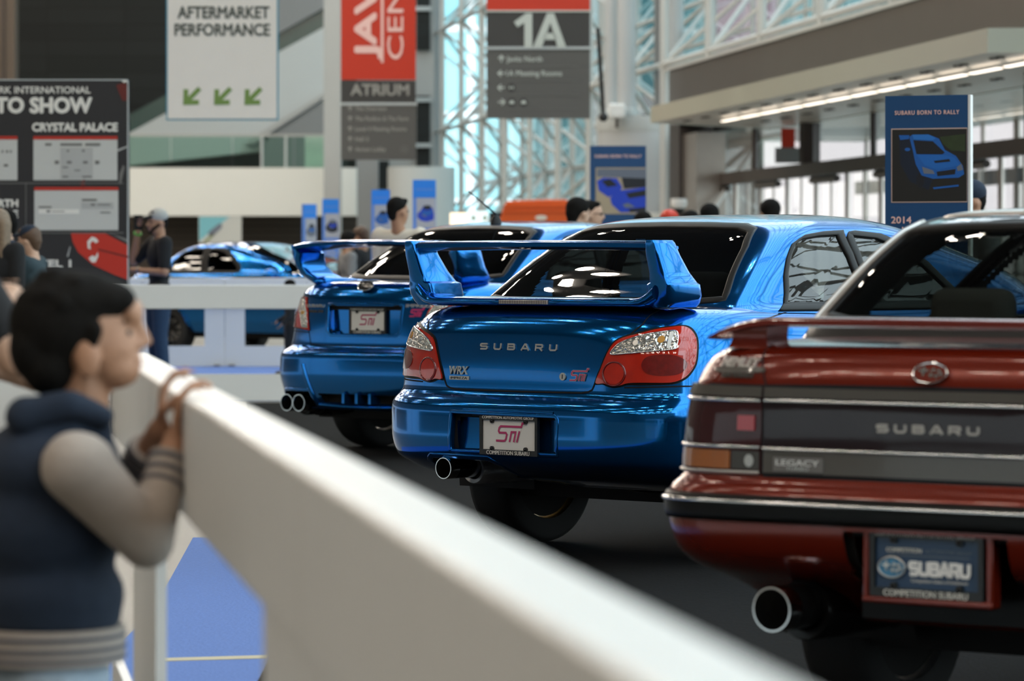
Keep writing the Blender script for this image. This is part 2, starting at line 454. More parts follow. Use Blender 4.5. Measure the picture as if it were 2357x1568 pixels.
# doors
dw = struct_root('door_1')
wall_box('door_header', 33, 70, 2.55, 2.76, -.05, .14, 'dark_metal', dw)
wall_box('transom_rail', 33, 70, 3.55, 3.68, -.03, .06, 'dark_metal', dw)
dm = MB(); 
for k, Y in enumerate(np.arange(33.5, 70, 1.15)):
    r = .038 if k % 2 == 0 else .018
    a = wp(Y, 0, .03); dm.bar(a, a+Vector((0, 0, 2.55)), r, 6)
dm.build('door_stile', 'steel', dw)
dm = MB()
for k, Y in enumerate(np.arange(34, 70, 4.6)):
    a = wp(Y, 2.76, .03); dm.bar(a, a+Vector((0, 0, .9)), .05 if k % 3 else .17, 6)
dm.build('transom_post', 'dark_metal', dw)
dm = MB()
for k, Y in enumerate(np.arange(34.1, 70, 2.3)):
    a = wp(Y, 1.05, .06); b = wp(Y+1.0, 1.05, .06); dm.bar(a, b, .02, 6)
    a = wp(Y, 2.48, .06); b = wp(Y+1.9, 2.48, .06)
    if k % 2: dm.bar(a, b, .06, 6)
dm.build('push_bar', 'dark_metal', dw)
g = MB(); g.add([wp(33, 0, 0), wp(70, 0, 0), wp(70, 3.6, 0), wp(33, 3.6, 0)], [[0, 1, 2, 3]]); g.build('glass', 'pane', dw)
# second row of doors makes a lobby
lb = struct_root('door_2')
wall_box('door_header', 33, 76, 2.5, 2.75, -4.1, -3.9, 'dark_metal', lb)
dm = MB()
for k, Y in enumerate(np.arange(34, 76, 2.3)):
    a = wp(Y, 0, -4); dm.bar(a, a+Vector((0, 0, 3.6)), .07 if k % 2 else .04, 6)
dm.build('door_stile', 'steel', lb)
wall_box('lobby_ceiling', 33, 76, 3.55, 3.65, -4.1, -.06, 'soffit', lb)
# canopy
cn = thing('entrance_canopy', 'long entrance canopy with pale frosted edge and lit metal underside above the doors', 'canopy', wp(50, 3.4, 1.3))
ci = cn.matrix_basis.copy(); cn.location = (0, 0, 0)
cb = MB(); v = [wp(40.5, 3.40, 2.55), wp(61.7, 3.40, 2.6), wp(64.5, 3.40, .06), wp(40.1, 3.40, .06)]; v += [p+Vector((0, 0, .26)) for p in v]
cb.add(v, [[4, 5, 6, 7], [0, 1, 5, 4], [1, 2, 6, 5], [2, 3, 7, 6], [3, 0, 4, 7]]); cb.build('canopy_edge', 'canopy', cn)
cb = MB(); cb.add([p+Vector((0, 0, .012)) for p in v[:4]], [[0, 1, 2, 3]])
cb.build('soffit', 'soffit', cn)
for Y in np.arange(41.2, 59.5, 1.55): wall_box('light_strip', Y, Y+1.25, 3.345, 3.36, 1.80, 1.87, 'strip', cn)
for Y in np.arange(41.5, 61, 1.6):
    for o in (2.15, .9):
        for q in (0, .28):
            c = wp(Y+q, 0, o); MB().lathe([(.001, 3.395), (.055, 3.395), (.055, 3.412)], 'z', 10, (c.x, c.y, 0)).build('downlight', 'black', cn)

# columns
def column(px, Y, r, z0, z1, label, mat='column'):
    t = thing('column', label, 'column', (at(px, 0, Y).x, Y, 0))
    MB().lathe([(r, z0), (r, z1)], 'z', 40).build('shaft', mat, t, True)
    return t
Yc = 74.0; k = Yc/FPX
base = column(1474, Yc, 100*k, 0, EYE+320*k, 'thick round concrete column base left of the entrance doors', 'column')
MB().lathe([(100*k+.012, 0), (100*k+.012, EYE+100*k)], 'z', 40).build('lower_drum', 'white_wall', base, True)
MB().lathe([(100*k+.004, EYE+285*k), (100*k+.02, EYE+290*k), (100*k+.02, EYE+320*k), (.01, EYE+322*k)], 'z', 40).build('top_band', 'light_grey', base, True)
for px, r, dY, lab in ((1408, 17, .2, 'slim pale pipe column, leftmost on the thick concrete base'), (1442, 21, -.6, 'pale pipe column nearest on the thick concrete base'),
                       (1520, 15, .5, 'dark grey pipe column behind the canopy tip'), (1556, 18, .0, 'pale pipe column right on the concrete base')):
    Yp = Yc+dY
    t = thing('pipe_column', lab, 'column', (at(px, 0, Yp).x, Yp, EYE+322*k))
    MB().lathe([(r*k, 0), (r*k, 12)], 'z', 24).build('shaft', 'mid_grey' if px == 1520 else 'column', t, True)
    MB().lathe([(r*k+.03, 0), (r*k+.03, .12), (r*k, .14)], 'z', 24).build('foot_ring', 'light_grey', t, True)
# camera on the column and loudspeaker
def dome_camera(px, py, Y, label):
    c = at(px, py, Y); t = thing('dome_camera', label, 'camera', c)
    MB().lathe([(.001, .12), (.14, .12), (.15, .0), (.12, -.05)], 'z', 20).build('housing', 'white_lam', t, True)
    MB().lathe([(.11, -.04), (.10, -.10), (.05, -.15), (.001, -.16)], 'z', 20).build('dome', 'black', t, True)
    MB().box((-.05, .1, .02), (.05, .55, .1)).build('arm', 'white_lam', t)
dome_camera(1562, 473, 68, 'white dome security camera beside the concrete column')
t = thing('loudspeaker', 'small white loudspeaker on top of the column base', 'speaker', at(1420, 258, 73.0))
MB().box((-.16, -.12, -.12), (.16, .12, .16)).build('cabinet', 'white_lam', t, bevel=.04); MB().bar((0, 0, -.3), (0, 0, -.12), .03).build('bracket', 'dark_metal', t)
t = thing('banner_arm', 'thin black cable bar hanging right of the dark directory banner', 'bar', at(1384, 175, 56))
MB().bar((-.05, 0, .7), (.03, 0, -.55), .03).ball((.03, 0, -.6), .07).build('rod', 'black', t)

# ---------------------------------------------------------------- outside
ext = thing('glass_tower', 'pale blue glass tower with pink billboards outside, right of the street block', 'building', (0, 0, 0))
MB().box((4.5, 152, 0), (70, 175, 60)).build('facade', 'facade', ext)
M['pink'] = material('pink billboard', (.75, .42, .48), .6)
MB().box((8, 151.7, 9), (10.5, 152, 13)).box((11.5, 151.7, 7), (13.2, 152, 9)).build('billboard', 'pink', ext)
ext = thing('street_block', 'pale street block beyond the far glazing', 'building', (0, 0, 0))
MB().box((-40, 150, 0), (4, 172, 60)).build('facade', 'facade', ext)
M['street'] = material('street', (.35, .34, .33), .8)
tag(MB().box((13, -40, -.3), (120, 170, -.12)).build('ground', 'street'), kind='structure')
M['stonewall'] = material('pinkish street wall', (.62, .50, .48), .7, noise=.12, scale=.5)
ext = thing('street_wall', 'pinkish hoarding across the street, seen through the glass doors', 'hoarding', (0, 0, 0))
MB().box((3, 149, -.12), (48, 149.4, 7.5)).build('panel', 'stonewall', ext)

# ---------------------------------------------------------------- far left: mezzanine, escalator, wall
def px_box(name, x0, y0, x1, y1, Y, depth, mat, parent=None, bevel=0.):
    """a board whose front face spans the pixels at a distance; parent at the origin"""
    a, b = at(x0, y1, Y), at(x1, y0, Y)
    return MB().box((a.x, Y, a.z), (b.x, Y+depth, b.z)).build(name, mat, parent, bevel=bevel)
def px_poly(name, pts, Y, depth, mat, parent=None):
    return MB().prism([(at(x, y, Y).x, at(x, y, Y).z) for x, y in pts], Y, Y+depth, 'y').build(name, mat, parent)

mz = thing('mezzanine', 'white mezzanine edge wall over the brown shutter', 'balcony', (0, 0, 0))
px_box('fascia', 250, 386, 820, 497, 100, .5, 'white_wall', mz)
MB().box((at(250, 0, 100).x, 100.5, at(0, 400, 100).z-.3), (at(820, 0, 100).x, 104, at(0, 400, 100).z)).build('deck', 'grey_paint', mz)
gr = thing('glass_balustrade', 'pale green glass balustrade on the white mezzanine edge', 'railing', (0, 0, 0))
for i in range(4): px_box('pane', 252+i*142, 314, 392+i*142, 386, 100.1, .04, 'rail_glass', gr)
px_box('handrail', 250, 309, 820, 314, 100.05, .12, 'grey_paint', gr)
for x in (600, 655, 752): px_box('post', x, 312, x+5, 386, 100.06, .1, 'light_grey', gr)
px_box('bright_panel', 702, 312, 754, 386, 100.6, .05, 'white_wall', gr)
sh = thing('roller_shutter', 'brown roller shutter wall under the white mezzanine', 'shutter', (0, 0, 0))
px_box('curtain', 250, 497, 850, 640, 103, .2, 'brown_wall', sh)
b = MB()
for i in range(14):
    z = .2+i*.17; b.box((at(250, 0, 103).x, 102.95, z), (at(850, 0, 103).x, 103, z+.03))
b.build('slat', 'dark_metal', sh)
es = thing('escalator', 'grey clad escalator rising to the right behind the hanging banner', 'escalator', (0, 0, 0))
px_poly('side_panel', [(250, 332), (760, 55), (760, 330), (250, 386)], 108, 1.2, 'light_grey', es)
px_poly('glass_band', [(250, 290), (760, 12), (760, 55), (250, 332)], 108.1, .3, 'green_dark', es)
px_poly('handrail_line', [(560, 330), (760, 205), (760, 216), (585, 330)], 107.6, .3, 'grey_paint', es)  # grey handrail line along the second, lower diagonal
px_poly('lower_flight', [(600, 330), (760, 222), (760, 386), (600, 386)], 107.7, .2, 'mid_grey', es)
px_poly('soffit', [(580, -10), (760, -10), (760, 10), (610, 95), (580, 95)], 107.9, .2, 'mid_grey', es)
cl = thing('column', 'tall grey square column left of the red banner', 'column', (0, 0, 0)); px_box('shaft', 745, -160, 784, 640, 98, .6, 'grey_paint', cl)
cl = thing('column', 'dark grey column right of the white mezzanine end', 'column', (0, 0, 0)); px_box('shaft', 822, 360, 870, 640, 97, .5, 'mid_grey', cl)
cl = thing('column', 'brown column at the far left beside the dark tiles', 'column', (0, 0, 0)); px_box('shaft', -60, -100, 34, 640, 99, .7, 'brown_wall', cl); px_box('edge_strip', 4, -100, 10, 640, 98.9, .1, 'dark_metal', cl)
cl = thing('column', 'tall pale column between the red banner and the glazing', 'column', (0, 0, 0)); px_box('shaft', 985, -160, 1012, 640, 113, .6, 'column', cl)
# bays with dark openings behind the red banner
bw = struct_root('wall_bays')
px_box('wall', 820, -200, 1000, 640, 112.5, .3, 'grey_paint', bw)
for y0, y1 in ((-160, 115), (220, 400)): px_box('opening', 958, y0, 990, y1, 112.3, .15, 'dark_tile', bw)
for y0 in (15, 225, 330): px_box('ledge', 955, y0, 992, y0+9, 112.1, .2, 'light_grey', bw)
px_box('opening', 855, 370, 895, 435, 112.3, .15, 'dark_tile', bw)
ds = thing('round_drum', 'wide pale drum wall behind the small blue signs', 'wall', (at(970, 0, 96).x, 96, 0))
kk = 96/FPX
MB().lathe([(78*kk, 0), (78*kk, EYE+205*kk), (.01, EYE+206*kk)], 'z', 40).build('drum', 'light_grey', ds, True)
# ---------------------------------------------------------------- car shells
def pchip(t, Y, q):
    """monotone cubic through rows Y at knots t, read at q"""
    t = np.asarray(t, float); Y = np.asarray(Y, float); q = np.atleast_1d(np.asarray(q, float))
    h = np.diff(t)[:, None]; d = np.diff(Y, axis=0)/h
    m = np.zeros_like(Y)
    w1 = 2*h[1:]+h[:-1]; w2 = h[1:]+2*h[:-1]
    ok = (d[1:]*d[:-1]) > 0
    with np.errstate(divide='ignore', invalid='ignore'):
        hm = (w1+w2)/(w1/d[:-1]+w2/d[1:])
    m[1:-1] = np.where(ok, hm, 0.0)
    m[0] = d[0]; m[-1] = d[-1]
    k = np.clip(np.searchsorted(t, q, side='right')-1, 0, len(t)-2)
    s = ((q-t[k])/(t[k+1]-t[k]))[:, None]; H = h[k]
    return ((2*s**3-3*s**2+1)*Y[k]+(s**3-2*s**2+s)*H*m[k]+(-2*s**3+3*s**2)*Y[k+1]+(s**3-s**2)*H*m[k+1])


class Shell:
    """a closed car skin: plan outlines (superellipse tail, side, superellipse nose) stacked in height.
    keys rows: z, tail x, nose x, half width, tail depth, tail power, nose depth, nose power"""
    def __init__(self, keys, warp=None, bulge=0.03):
        self.K = np.array(keys, float)
        dk = np.diff(self.K[:, [0, 1, 2, 3]], axis=0)*np.array([1, .7, .25, .7])
        self.t = np.concatenate([[0], np.cumsum(np.sqrt((dk**2).sum(1))+1e-4)])
        self.warp = warp; self.bulge = bulge
        self.zt = np.linspace(0, self.t[-1], 4000)
        self.zz = np.maximum.accumulate(pchip(self.t, self.K[:, :1], self.zt)[:, 0])+np.arange(4000)*1e-9
        a = np.linspace(0, 1, 120)
        self.a = (a*a*(3-2*a))*math.pi/2

    def par(self, z):
        return pchip(self.t, self.K[:, 1:], np.interp(z, self.zz, self.zt))

    def half(self, P):
        xr, xf, w, Rr, nr, Rf, nf = P
        c, s = np.cos(self.a), np.sin(self.a)
        xa = xr+Rr*(1-np.clip(c, 0, 1)**(2/nr)); ya = w*np.clip(s, 0, 1)**(2/nr)
        xb = xf-Rf*(1-np.clip(c, 0, 1)**(2/nf)); yb = w*np.clip(s, 0, 1)**(2/nf)
        xm = np.linspace(xa[-1], xb[-1], 60)[1:-1]
        x = np.concatenate([xa, xm, xb[::-1]]); y = np.concatenate([ya, np.full(58, w), yb[::-1]])
        u = (x-xr)/(xf-xr)
        y = y*(1-self.bulge*(2*u-1.05)**2)
        return x, y, 120, 178

    def point(self, s, z, mode='s'):
        """points of the skin; mode 's': arc from the tail centre, 'x': distance along the side, 'y': offset across the tail"""
        s = np.atleast_1d(np.asarray(s, float)); z = np.broadcast_to(np.atleast_1d(np.asarray(z, float)), s.shape)
        P = self.par(z)
        out = np.zeros((len(s), 3))
        for i in range(len(s)):
            x, y, ia, ib = self.half(P[i])
            if mode[0] == 's':
                L = np.concatenate([[0], np.cumsum(np.hypot(np.diff(x), np.diff(y)))])
                q = abs(s[i]); px = np.interp(q, L, x); py = np.interp(q, L, y)*(1 if s[i] >= 0 else -1)
            elif mode[0] == 'x':
                sg = -1 if mode == 'xr' else 1
                px = s[i]; py = sg*np.interp(px, x, y)
            else:
                py = s[i]; k = ia; px = np.interp(abs(py), y[:k], x[:k])
            out[i] = (px, py, z[i])
        return self.warp(out) if self.warp else out

    def normal(self, s, z, mode='s', e=0.004):
        a = self.point(np.asarray(s)+e, z, mode)-self.point(np.asarray(s)-e, z, mode)
        b = self.point(s, np.asarray(z)+e, mode)-self.point(s, np.asarray(z)-e, mode)
        n = np.cross(a, b)
        if mode == 'xl':
            n = -n
        n /= np.linalg.norm(n, axis=1)[:, None]+1e-12
        return -n

    def columns(self, nr, ns, nf):
        return nr, ns, nf

    def grid(self, z0, z1, nz, nr=70, ns=60, nf=34):
        """vertices of the skin between two heights, (rows, cols, 3), with per-vertex (arc, height)"""
        tt = np.linspace(np.interp(z0, self.zz, self.zt), np.interp(z1, self.zz, self.zt), nz)
        zs = pchip(self.t, self.K[:, :1], tt)[:, 0]; P = pchip(self.t, self.K[:, 1:], tt)
        rows, arcs = [], []
        for i in range(nz):
            x, y, ia, ib = self.half(P[i])
            L = np.concatenate([[0], np.cumsum(np.hypot(np.diff(x), np.diff(y)))])
            q = np.concatenate([np.linspace(0, L[ia-1], nr), np.linspace(L[ia-1], L[ib], ns+1)[1:], np.linspace(L[ib], L[-1], nf+1)[1:]])
            hx = np.interp(q, L, x); hy = np.interp(q, L, y)
            X = np.concatenate([hx, hx[-2:0:-1]]); Y = np.concatenate([hy, -hy[-2:0:-1]])
            S = np.concatenate([q, -q[-2:0:-1]])
            rows.append(np.stack([X, Y, np.full(len(X), zs[i])], 1)); arcs.append(np.stack([S, np.full(len(S), zs[i])], 1))
        G = np.array(rows); A = np.array(arcs)
        if self.warp:
            G = self.warp(G.reshape(-1, 3)).reshape(G.shape)
        return G, A
def nose_warp(L, T, z0, z1, flares):
    """lower the skin towards the nose and swell it over the wheels"""
    def f(p):
        p = np.array(p, float)
        x, y, z = p[:, 0], p[:, 1], p[:, 2]
        q = np.clip((z-z0)/(z1-z0), 0, 1); u = np.clip(x/L, 0, 1)
        dz = -T*q*u*u
        dy = np.zeros_like(x)
        for xc, zc, r, h, amp in flares:
            dy += amp*np.exp(-((x-xc)/r)**2-((z-zc)/h)**2)
        side = np.clip((np.abs(y)-.45)/.3, 0, 1)
        return np.stack([x, y+np.sign(y)*dy*side, z+dz], 1)
    return f

#   z      tail   nose   halfw  Rt    nt   Rn   nn
SEDAN_BODY = [   # the middle blue sedan
 (.290, .520, 4.28, .800, .40, 3.8, .60, 2.8),
 (.340, .220, 4.31, .822, .46, 3.9, .62, 2.8),
 (.390, .080, 4.35, .842, .50, 4.0, .63, 2.8),
 (.430, .022, 4.38, .858, .50, 4.2, .65, 2.8),
 (.520, .000, 4.41, .866, .50, 4.3, .65, 2.8),
 (.610, .000, 4.41, .868, .50, 4.3, .65, 2.8),
 (.645, .006, 4.40, .868, .50, 4.3, .65, 2.8),
 (.662, .018, 4.40, .866, .50, 4.3, .65, 2.8),
 (.682, .042, 4.39, .864, .50, 4.3, .65, 2.8),
 (.700, .060, 4.38, .862, .52, 4.3, .65, 2.8),
 (.760, .062, 4.36, .860, .55, 4.3, .66, 2.7),
 (.860, .068, 4.33, .856, .57, 4.2, .68, 2.6),
 (.930, .079, 4.29, .844, .58, 4.0, .70, 2.6),
 (.990, .102, 4.22, .822, .58, 3.8, .72, 2.5),
 (1.03, .140, 4.10, .795, .56, 3.5, .72, 2.5),
 (1.052, .210, 3.95, .755, .52, 3.3, .70, 2.5),
 (1.064, .34, 3.75, .680, .46, 3.0, .65, 2.5),
 (1.070, .60, 3.45, .520, .36, 2.8, .50, 2.4),
 (1.074, .95, 3.10, .300, .25, 2.5, .35, 2.3),
 (1.076, 1.3, 2.75, .060, .10, 2.2, .12, 2.2)]
SEDAN_WARP = nose_warp(4.41, .20, .75, 1.05, [(.98, .64, .38, .30, .035), (3.5, .64, .40, .30, .03)])
SEDAN_CABIN = [
 (.860, .440, 3.36, .800, .40, 4.4, .70, 2.8),
 (1.030, .480, 3.28, .785, .40, 4.4, .70, 2.8),
 (1.065, .535, 3.18, .755, .38, 5.0, .70, 3.0),
 (1.110, .600, 3.07, .736, .38, 5.6, .68, 3.2),
 (1.200, .720, 2.86, .700, .38, 5.6, .66, 3.4),
 (1.300, .865, 2.50, .652, .38, 5.2, .62, 3.4),
 (1.365, .970, 2.28, .612, .38, 4.6, .58, 3.2),
 (1.400, 1.045, 2.14, .575, .38, 3.9, .54, 3.0),
 (1.424, 1.145, 2.02, .512, .38, 3.3, .50, 2.8),
 (1.440, 1.300, 1.92, .400, .34, 2.8, .40, 2.6),
 (1.448, 1.460, 1.80, .240, .22, 2.4, .26, 2.4),
 (1.450, 1.600, 1.68, .040, .06, 2.2, .06, 2.2)]

WIDE_BODY = [   # the farther blue sedan with the broad haunches
 (.285, .110, 4.44, 0.790, .45, 4.5, .60, 2.8),
 (.340, .060, 4.49, 0.835, .48, 4.5, .62, 2.8),
 (.420, .022, 4.54, 0.860, .50, 4.5, .65, 2.8),
 (.520, .002, 4.57, 0.875, .52, 4.5, .65, 2.8),
 (.610, .000, 4.58, 0.876, .54, 4.4, .65, 2.8),
 (.640, .006, 4.57, 0.874, .54, 4.3, .65, 2.8),
 (.658, .020, 4.57, 0.872, .54, 4.2, .65, 2.8),
 (.672, .050, 4.56, 0.868, .55, 4.1, .65, 2.8),
 (.690, .070, 4.55, 0.864, .56, 4.0, .65, 2.8),
 (.760, .074, 4.53, 0.854, .60, 4.0, .66, 2.7),
 (.870, .080, 4.50, 0.838, .62, 3.9, .68, 2.6),
 (.960, .092, 4.45, 0.815, .62, 3.8, .70, 2.6),
 (1.030, .115, 4.36, .812, .60, 3.6, .72, 2.5),
 (1.075, .145, 4.25, .775, .58, 3.4, .72, 2.5),
 (1.098, .200, 4.10, .730, .54, 3.2, .70, 2.5),
 (1.110, .380, 3.85, .650, .46, 3.0, .65, 2.5),
 (1.116, .600, 3.55, .510, .36, 2.8, .50, 2.4),
 (1.120, .950, 3.15, .300, .25, 2.5, .35, 2.3),
 (1.122, 1.3, 2.75, .060, .10, 2.2, .12, 2.2)]
WIDE_WARP = nose_warp(4.58, .22, .75, 1.08, [(1.0, .60, .42, .32, .03), (3.62, .60, .42, .32, .03)])
WIDE_CABIN = [
 (.880, .430, 3.48, .800, .42, 4.4, .70, 2.8),
 (1.060, .480, 3.40, .790, .42, 4.4, .70, 2.8),
 (1.105, .560, 3.28, .765, .40, 5.0, .70, 3.0),
 (1.150, .640, 3.16, .748, .40, 5.4, .68, 3.2),
 (1.250, .800, 2.90, .712, .40, 5.4, .66, 3.4),
 (1.350, .970, 2.60, .664, .40, 5.0, .62, 3.4),
 (1.415, 1.090, 2.38, .622, .40, 4.4, .58, 3.2),
 (1.450, 1.180, 2.24, .582, .40, 3.8, .54, 3.0),
 (1.474, 1.290, 2.12, .516, .38, 3.3, .50, 2.8),
 (1.490, 1.440, 2.00, .400, .34, 2.8, .40, 2.6),
 (1.498, 1.580, 1.88, .240, .22, 2.4, .26, 2.4),
 (1.500, 1.700, 1.76, .040, .06, 2.2, .06, 2.2)]
BOXY_BODY = [   # the near red sedan
 (.330, .330, 4.20, .720, .30, 4.5, .60, 3.2),
 (.420, .190, 4.30, .785, .36, 5.0, .60, 3.2),
 (.480, .060, 4.42, .840, .38, 5.8, .60, 3.2),
 (.520, .020, 4.47, .858, .38, 6.0, .60, 3.2),
 (.590, .002, 4.50, .868, .38, 6.2, .60, 3.2),
 (.640, .000, 4.51, .870, .38, 6.2, .60, 3.2),
 (.668, .006, 4.51, .870, .38, 6.2, .60, 3.2),
 (.684, .016, 4.50, .867, .38, 6.0, .60, 3.2),
 (.700, .036, 4.48, .858, .40, 6.0, .60, 3.2),
 (.716, .044, 4.46, .854, .40, 6.0, .60, 3.2),
 (.800, .046, 4.44, .852, .42, 6.0, .60, 3.2),
 (.900, .050, 4.42, .846, .44, 5.6, .60, 3.2),
 (.960, .060, 4.38, .834, .46, 5.2, .60, 3.2),
 (1.010, .085, 4.30, .816, .48, 4.8, .60, 3.2),
 (1.034, .120, 4.22, .790, .50, 4.4, .60, 3.0),
 (1.046, .190, 4.10, .750, .46, 4.0, .60, 2.8),
 (1.054, .340, 3.90, .660, .42, 3.4, .55, 2.6),
 (1.060, .620, 3.50, .480, .35, 3.0, .45, 2.5),
 (1.064, 1.0, 3.10, .280, .22, 2.6, .30, 2.4),
 (1.066, 1.4, 2.70, .060, .08, 2.2, .10, 2.2)]
BOXY_WARP = nose_warp(4.51, .20, .75, 1.03, [(.98, .60, .36, .30, .012), (3.5, .60, .36, .30, .012)])
BOXY_CABIN = [
 (.850, .450, 3.48, .812, .34, 5.4, .60, 3.0),
 (1.010, .490, 3.40, .800, .34, 5.4, .60, 3.0),
 (1.050, .545, 3.28, .780, .32, 6.0, .60, 3.0),
 (1.100, .605, 3.15, .765, .32, 6.2, .60, 3.2),
 (1.200, .720, 2.88, .730, .32, 6.2, .58, 3.4),
 (1.290, .835, 2.62, .692, .32, 6.0, .56, 3.4),
 (1.345, .915, 2.46, .658, .32, 5.4, .54, 3.2),
 (1.372, .985, 2.36, .618, .34, 4.4, .52, 3.0),
 (1.390, 1.09, 2.24, .535, .34, 3.6, .48, 2.8),
 (1.400, 1.26, 2.10, .410, .32, 3.0, .40, 2.6),
 (1.406, 1.46, 1.96, .240, .22, 2.4, .26, 2.4),
 (1.408, 1.62, 1.80, .040, .06, 2.2, .06, 2.2)]
# ---------------------------------------------------------------- car materials
def car_paint(name, base, deep, metal=.55, rough=.32):
    m = material(name, base, rough, metal=metal, coat=.55)
    nt = m.node_tree; b = nt.nodes['Principled BSDF']
    lw = nt.nodes.new('ShaderNodeLayerWeight'); lw.inputs['Blend'].default_value = .35
    x = nt.nodes.new('ShaderNodeMix'); x.data_type = 'RGBA'; x.inputs[6].default_value = (*base, 1); x.inputs[7].default_value = (*deep, 1)
    nt.links.new(lw.outputs['Facing'], x.inputs[0]); nt.links.new(x.outputs[2], b.inputs['Base Color'])
    b.inputs['Coat IOR'].default_value = 1.4
    return m
M['blue_paint'] = car_paint('rally blue pearl', (.003, .15, .47), (.003, .14, .46), .90, .13)
M['red_paint'] = car_paint('dark red paint', (.16, .012, .003), (.14, .010, .003), .3, .2)
M['trim_black'] = material('black trim', (.004, .004, .004), .4, spec=.2)
M['rubber'] = material('tyre rubber', (.012, .012, .012), .75)
M['gap'] = material('panel gap', (.001, .002, .004), .9)
M['car_glass'] = thin_glass('tinted car glass', (.30, .33, .31), .05)
M['dark_glass'] = thin_glass('dark car glass', (.06, .07, .07), .02)
M['interior'] = material('charcoal cabin', (.016, .016, .017), .8, noise=.2, scale=30)
M['seat_cloth'] = material('dark seat cloth', (.03, .03, .033), .9)
M['beige_cloth'] = material('grey seat cloth', (.16, .15, .14), .9)
M['chrome'] = material('chrome', (.80, .80, .80), .12, metal=1.)
M['bright_steel'] = material('polished steel', (.85, .85, .85), .3, metal=.7)
M['satin'] = material('satin silver', (.62, .61, .58), .35, metal=.8)
M['red_lens'] = material('red lens', (.48, .018, .006), .08, coat=1., noise=.35, scale=14)
M['red_lens_deep'] = material('dark red lens', (.16, .004, .003), .08, coat=1., noise=.5, scale=50)
M['pink_lens'] = material('rose lens', (.55, .07, .09), .1, coat=1.)
def faceted(name):
    m = material(name, (.55, .54, .50), .12, metal=.75, coat=1.)
    nt = m.node_tree; b = nt.nodes['Principled BSDF']; c = nt.nodes.new('ShaderNodeTexCoord'); v = nt.nodes.new('ShaderNodeTexVoronoi')
    v.inputs['Scale'].default_value = 55; bp = nt.nodes.new('ShaderNodeBump'); bp.inputs['Strength'].default_value = .55; bp.inputs['Distance'].default_value = .02
    nt.links.new(c.outputs['Object'], v.inputs['Vector']); nt.links.new(v.outputs['Distance'], bp.inputs['Height']); nt.links.new(bp.outputs[0], b.inputs['Normal'])
    return m
M['clear_lens'] = faceted('clear faceted lens')
M['brake_lens'] = material('pale brake lens', (.34, .30, .28), .25, coat=.6)
M['amber_lens'] = material('amber lens', (.36, .12, .03), .15, coat=1.)
M['bulb'] = material('amber bulb', (.55, .26, .04), .2, coat=1.)
M['smoked'] = material('smoked lens panel', (.020, .012, .014), .06, spec=.45)
M['smoked_red'] = material('smoked red lens', (.045, .012, .013), .06, spec=.45)
M['warm_grey'] = material('grey plastic panel', (.085, .078, .068), .22, coat=.4)
M['plate_white'] = material('white plate', (.74, .73, .69), .35)
M['plate_blue'] = material('navy plate', (.018, .05, .11), .35)
M['plate_frame'] = material('black plate frame', (.01, .01, .01), .35)
M['plate_text'] = material('plate frame lettering', (.78, .76, .70), .5)
M['sti_pink'] = material('rose red lettering', (.45, .03, .13), .4)
M['white_ink'] = material('white lettering', (.82, .82, .80), .4)
M['underbody'] = material('underbody', (.008, .007, .006), .8)
M['pipe_dark'] = material('dark exhaust can', (.03, .03, .03), .25, metal=.8)
M['pipe_in'] = material('exhaust bore', (.004, .003, .002), .9)
M['rim'] = material('gold alloy', (.35, .26, .08), .3, metal=.8)
M['rim_silver'] = material('silver alloy', (.45, .45, .45), .3, metal=.8)

# ---------------------------------------------------------------- skins, glass and trim laid on a shell
def in_poly(P, poly):
    poly = np.asarray(poly, float); x, y = P[:, 0], P[:, 1]; c = np.zeros(len(P), bool)
    j = len(poly)-1
    for i in range(len(poly)):
        xi, yi = poly[i]; xj, yj = poly[j]
        t = ((yi > y) != (yj > y)) & (x < (xj-xi)*(y-yi)/(yj-yi+1e-12)+xi); c ^= t; j = i
    return c


def skin(name, G, faces, mat, parent, inset=0.):
    nz, nc, _ = G.shape
    V = G.reshape(-1, 3)
    if inset:      # an inner lining: drawn in towards the middle
        c = V.mean(0); c[1] = 0; c[2] = V[:, 2].min(); d = (V-c)*np.array([.35, 1, 1]); n = np.linalg.norm(d, axis=1)[:, None]
        V = V+d/n*inset*1.3
    used = np.unique(np.asarray(faces).ravel()); idx = -np.ones(len(V), int); idx[used] = np.arange(len(used))
    me = bpy.data.meshes.new(name); me.from_pydata(V[used].tolist(), [], idx[np.asarray(faces)].tolist())
    return link(name, me, mat, parent, True)


def grid_faces(G, A):
    nz, nc, _ = G.shape
    i = np.arange(nz-1)[:, None]*nc; j = np.arange(nc)[None, :]; k = (np.arange(nc)+1) % nc
    F = np.stack([i+j, i+nc+j, i+nc+k[None, :], i+k[None, :]], -1).reshape(-1, 4)
    Q = G.reshape(-1, 3)[F].mean(1); a = A.reshape(-1, 2)[F]
    arc = a[:, :, 0].mean(1); h = a[:, :, 1].mean(1)
    jump = np.abs(a[:, :, 0].max(1)-a[:, :, 0].min(1)) > 1.0
    arc[jump] = 99
    return F, Q, np.stack([arc, h], 1)


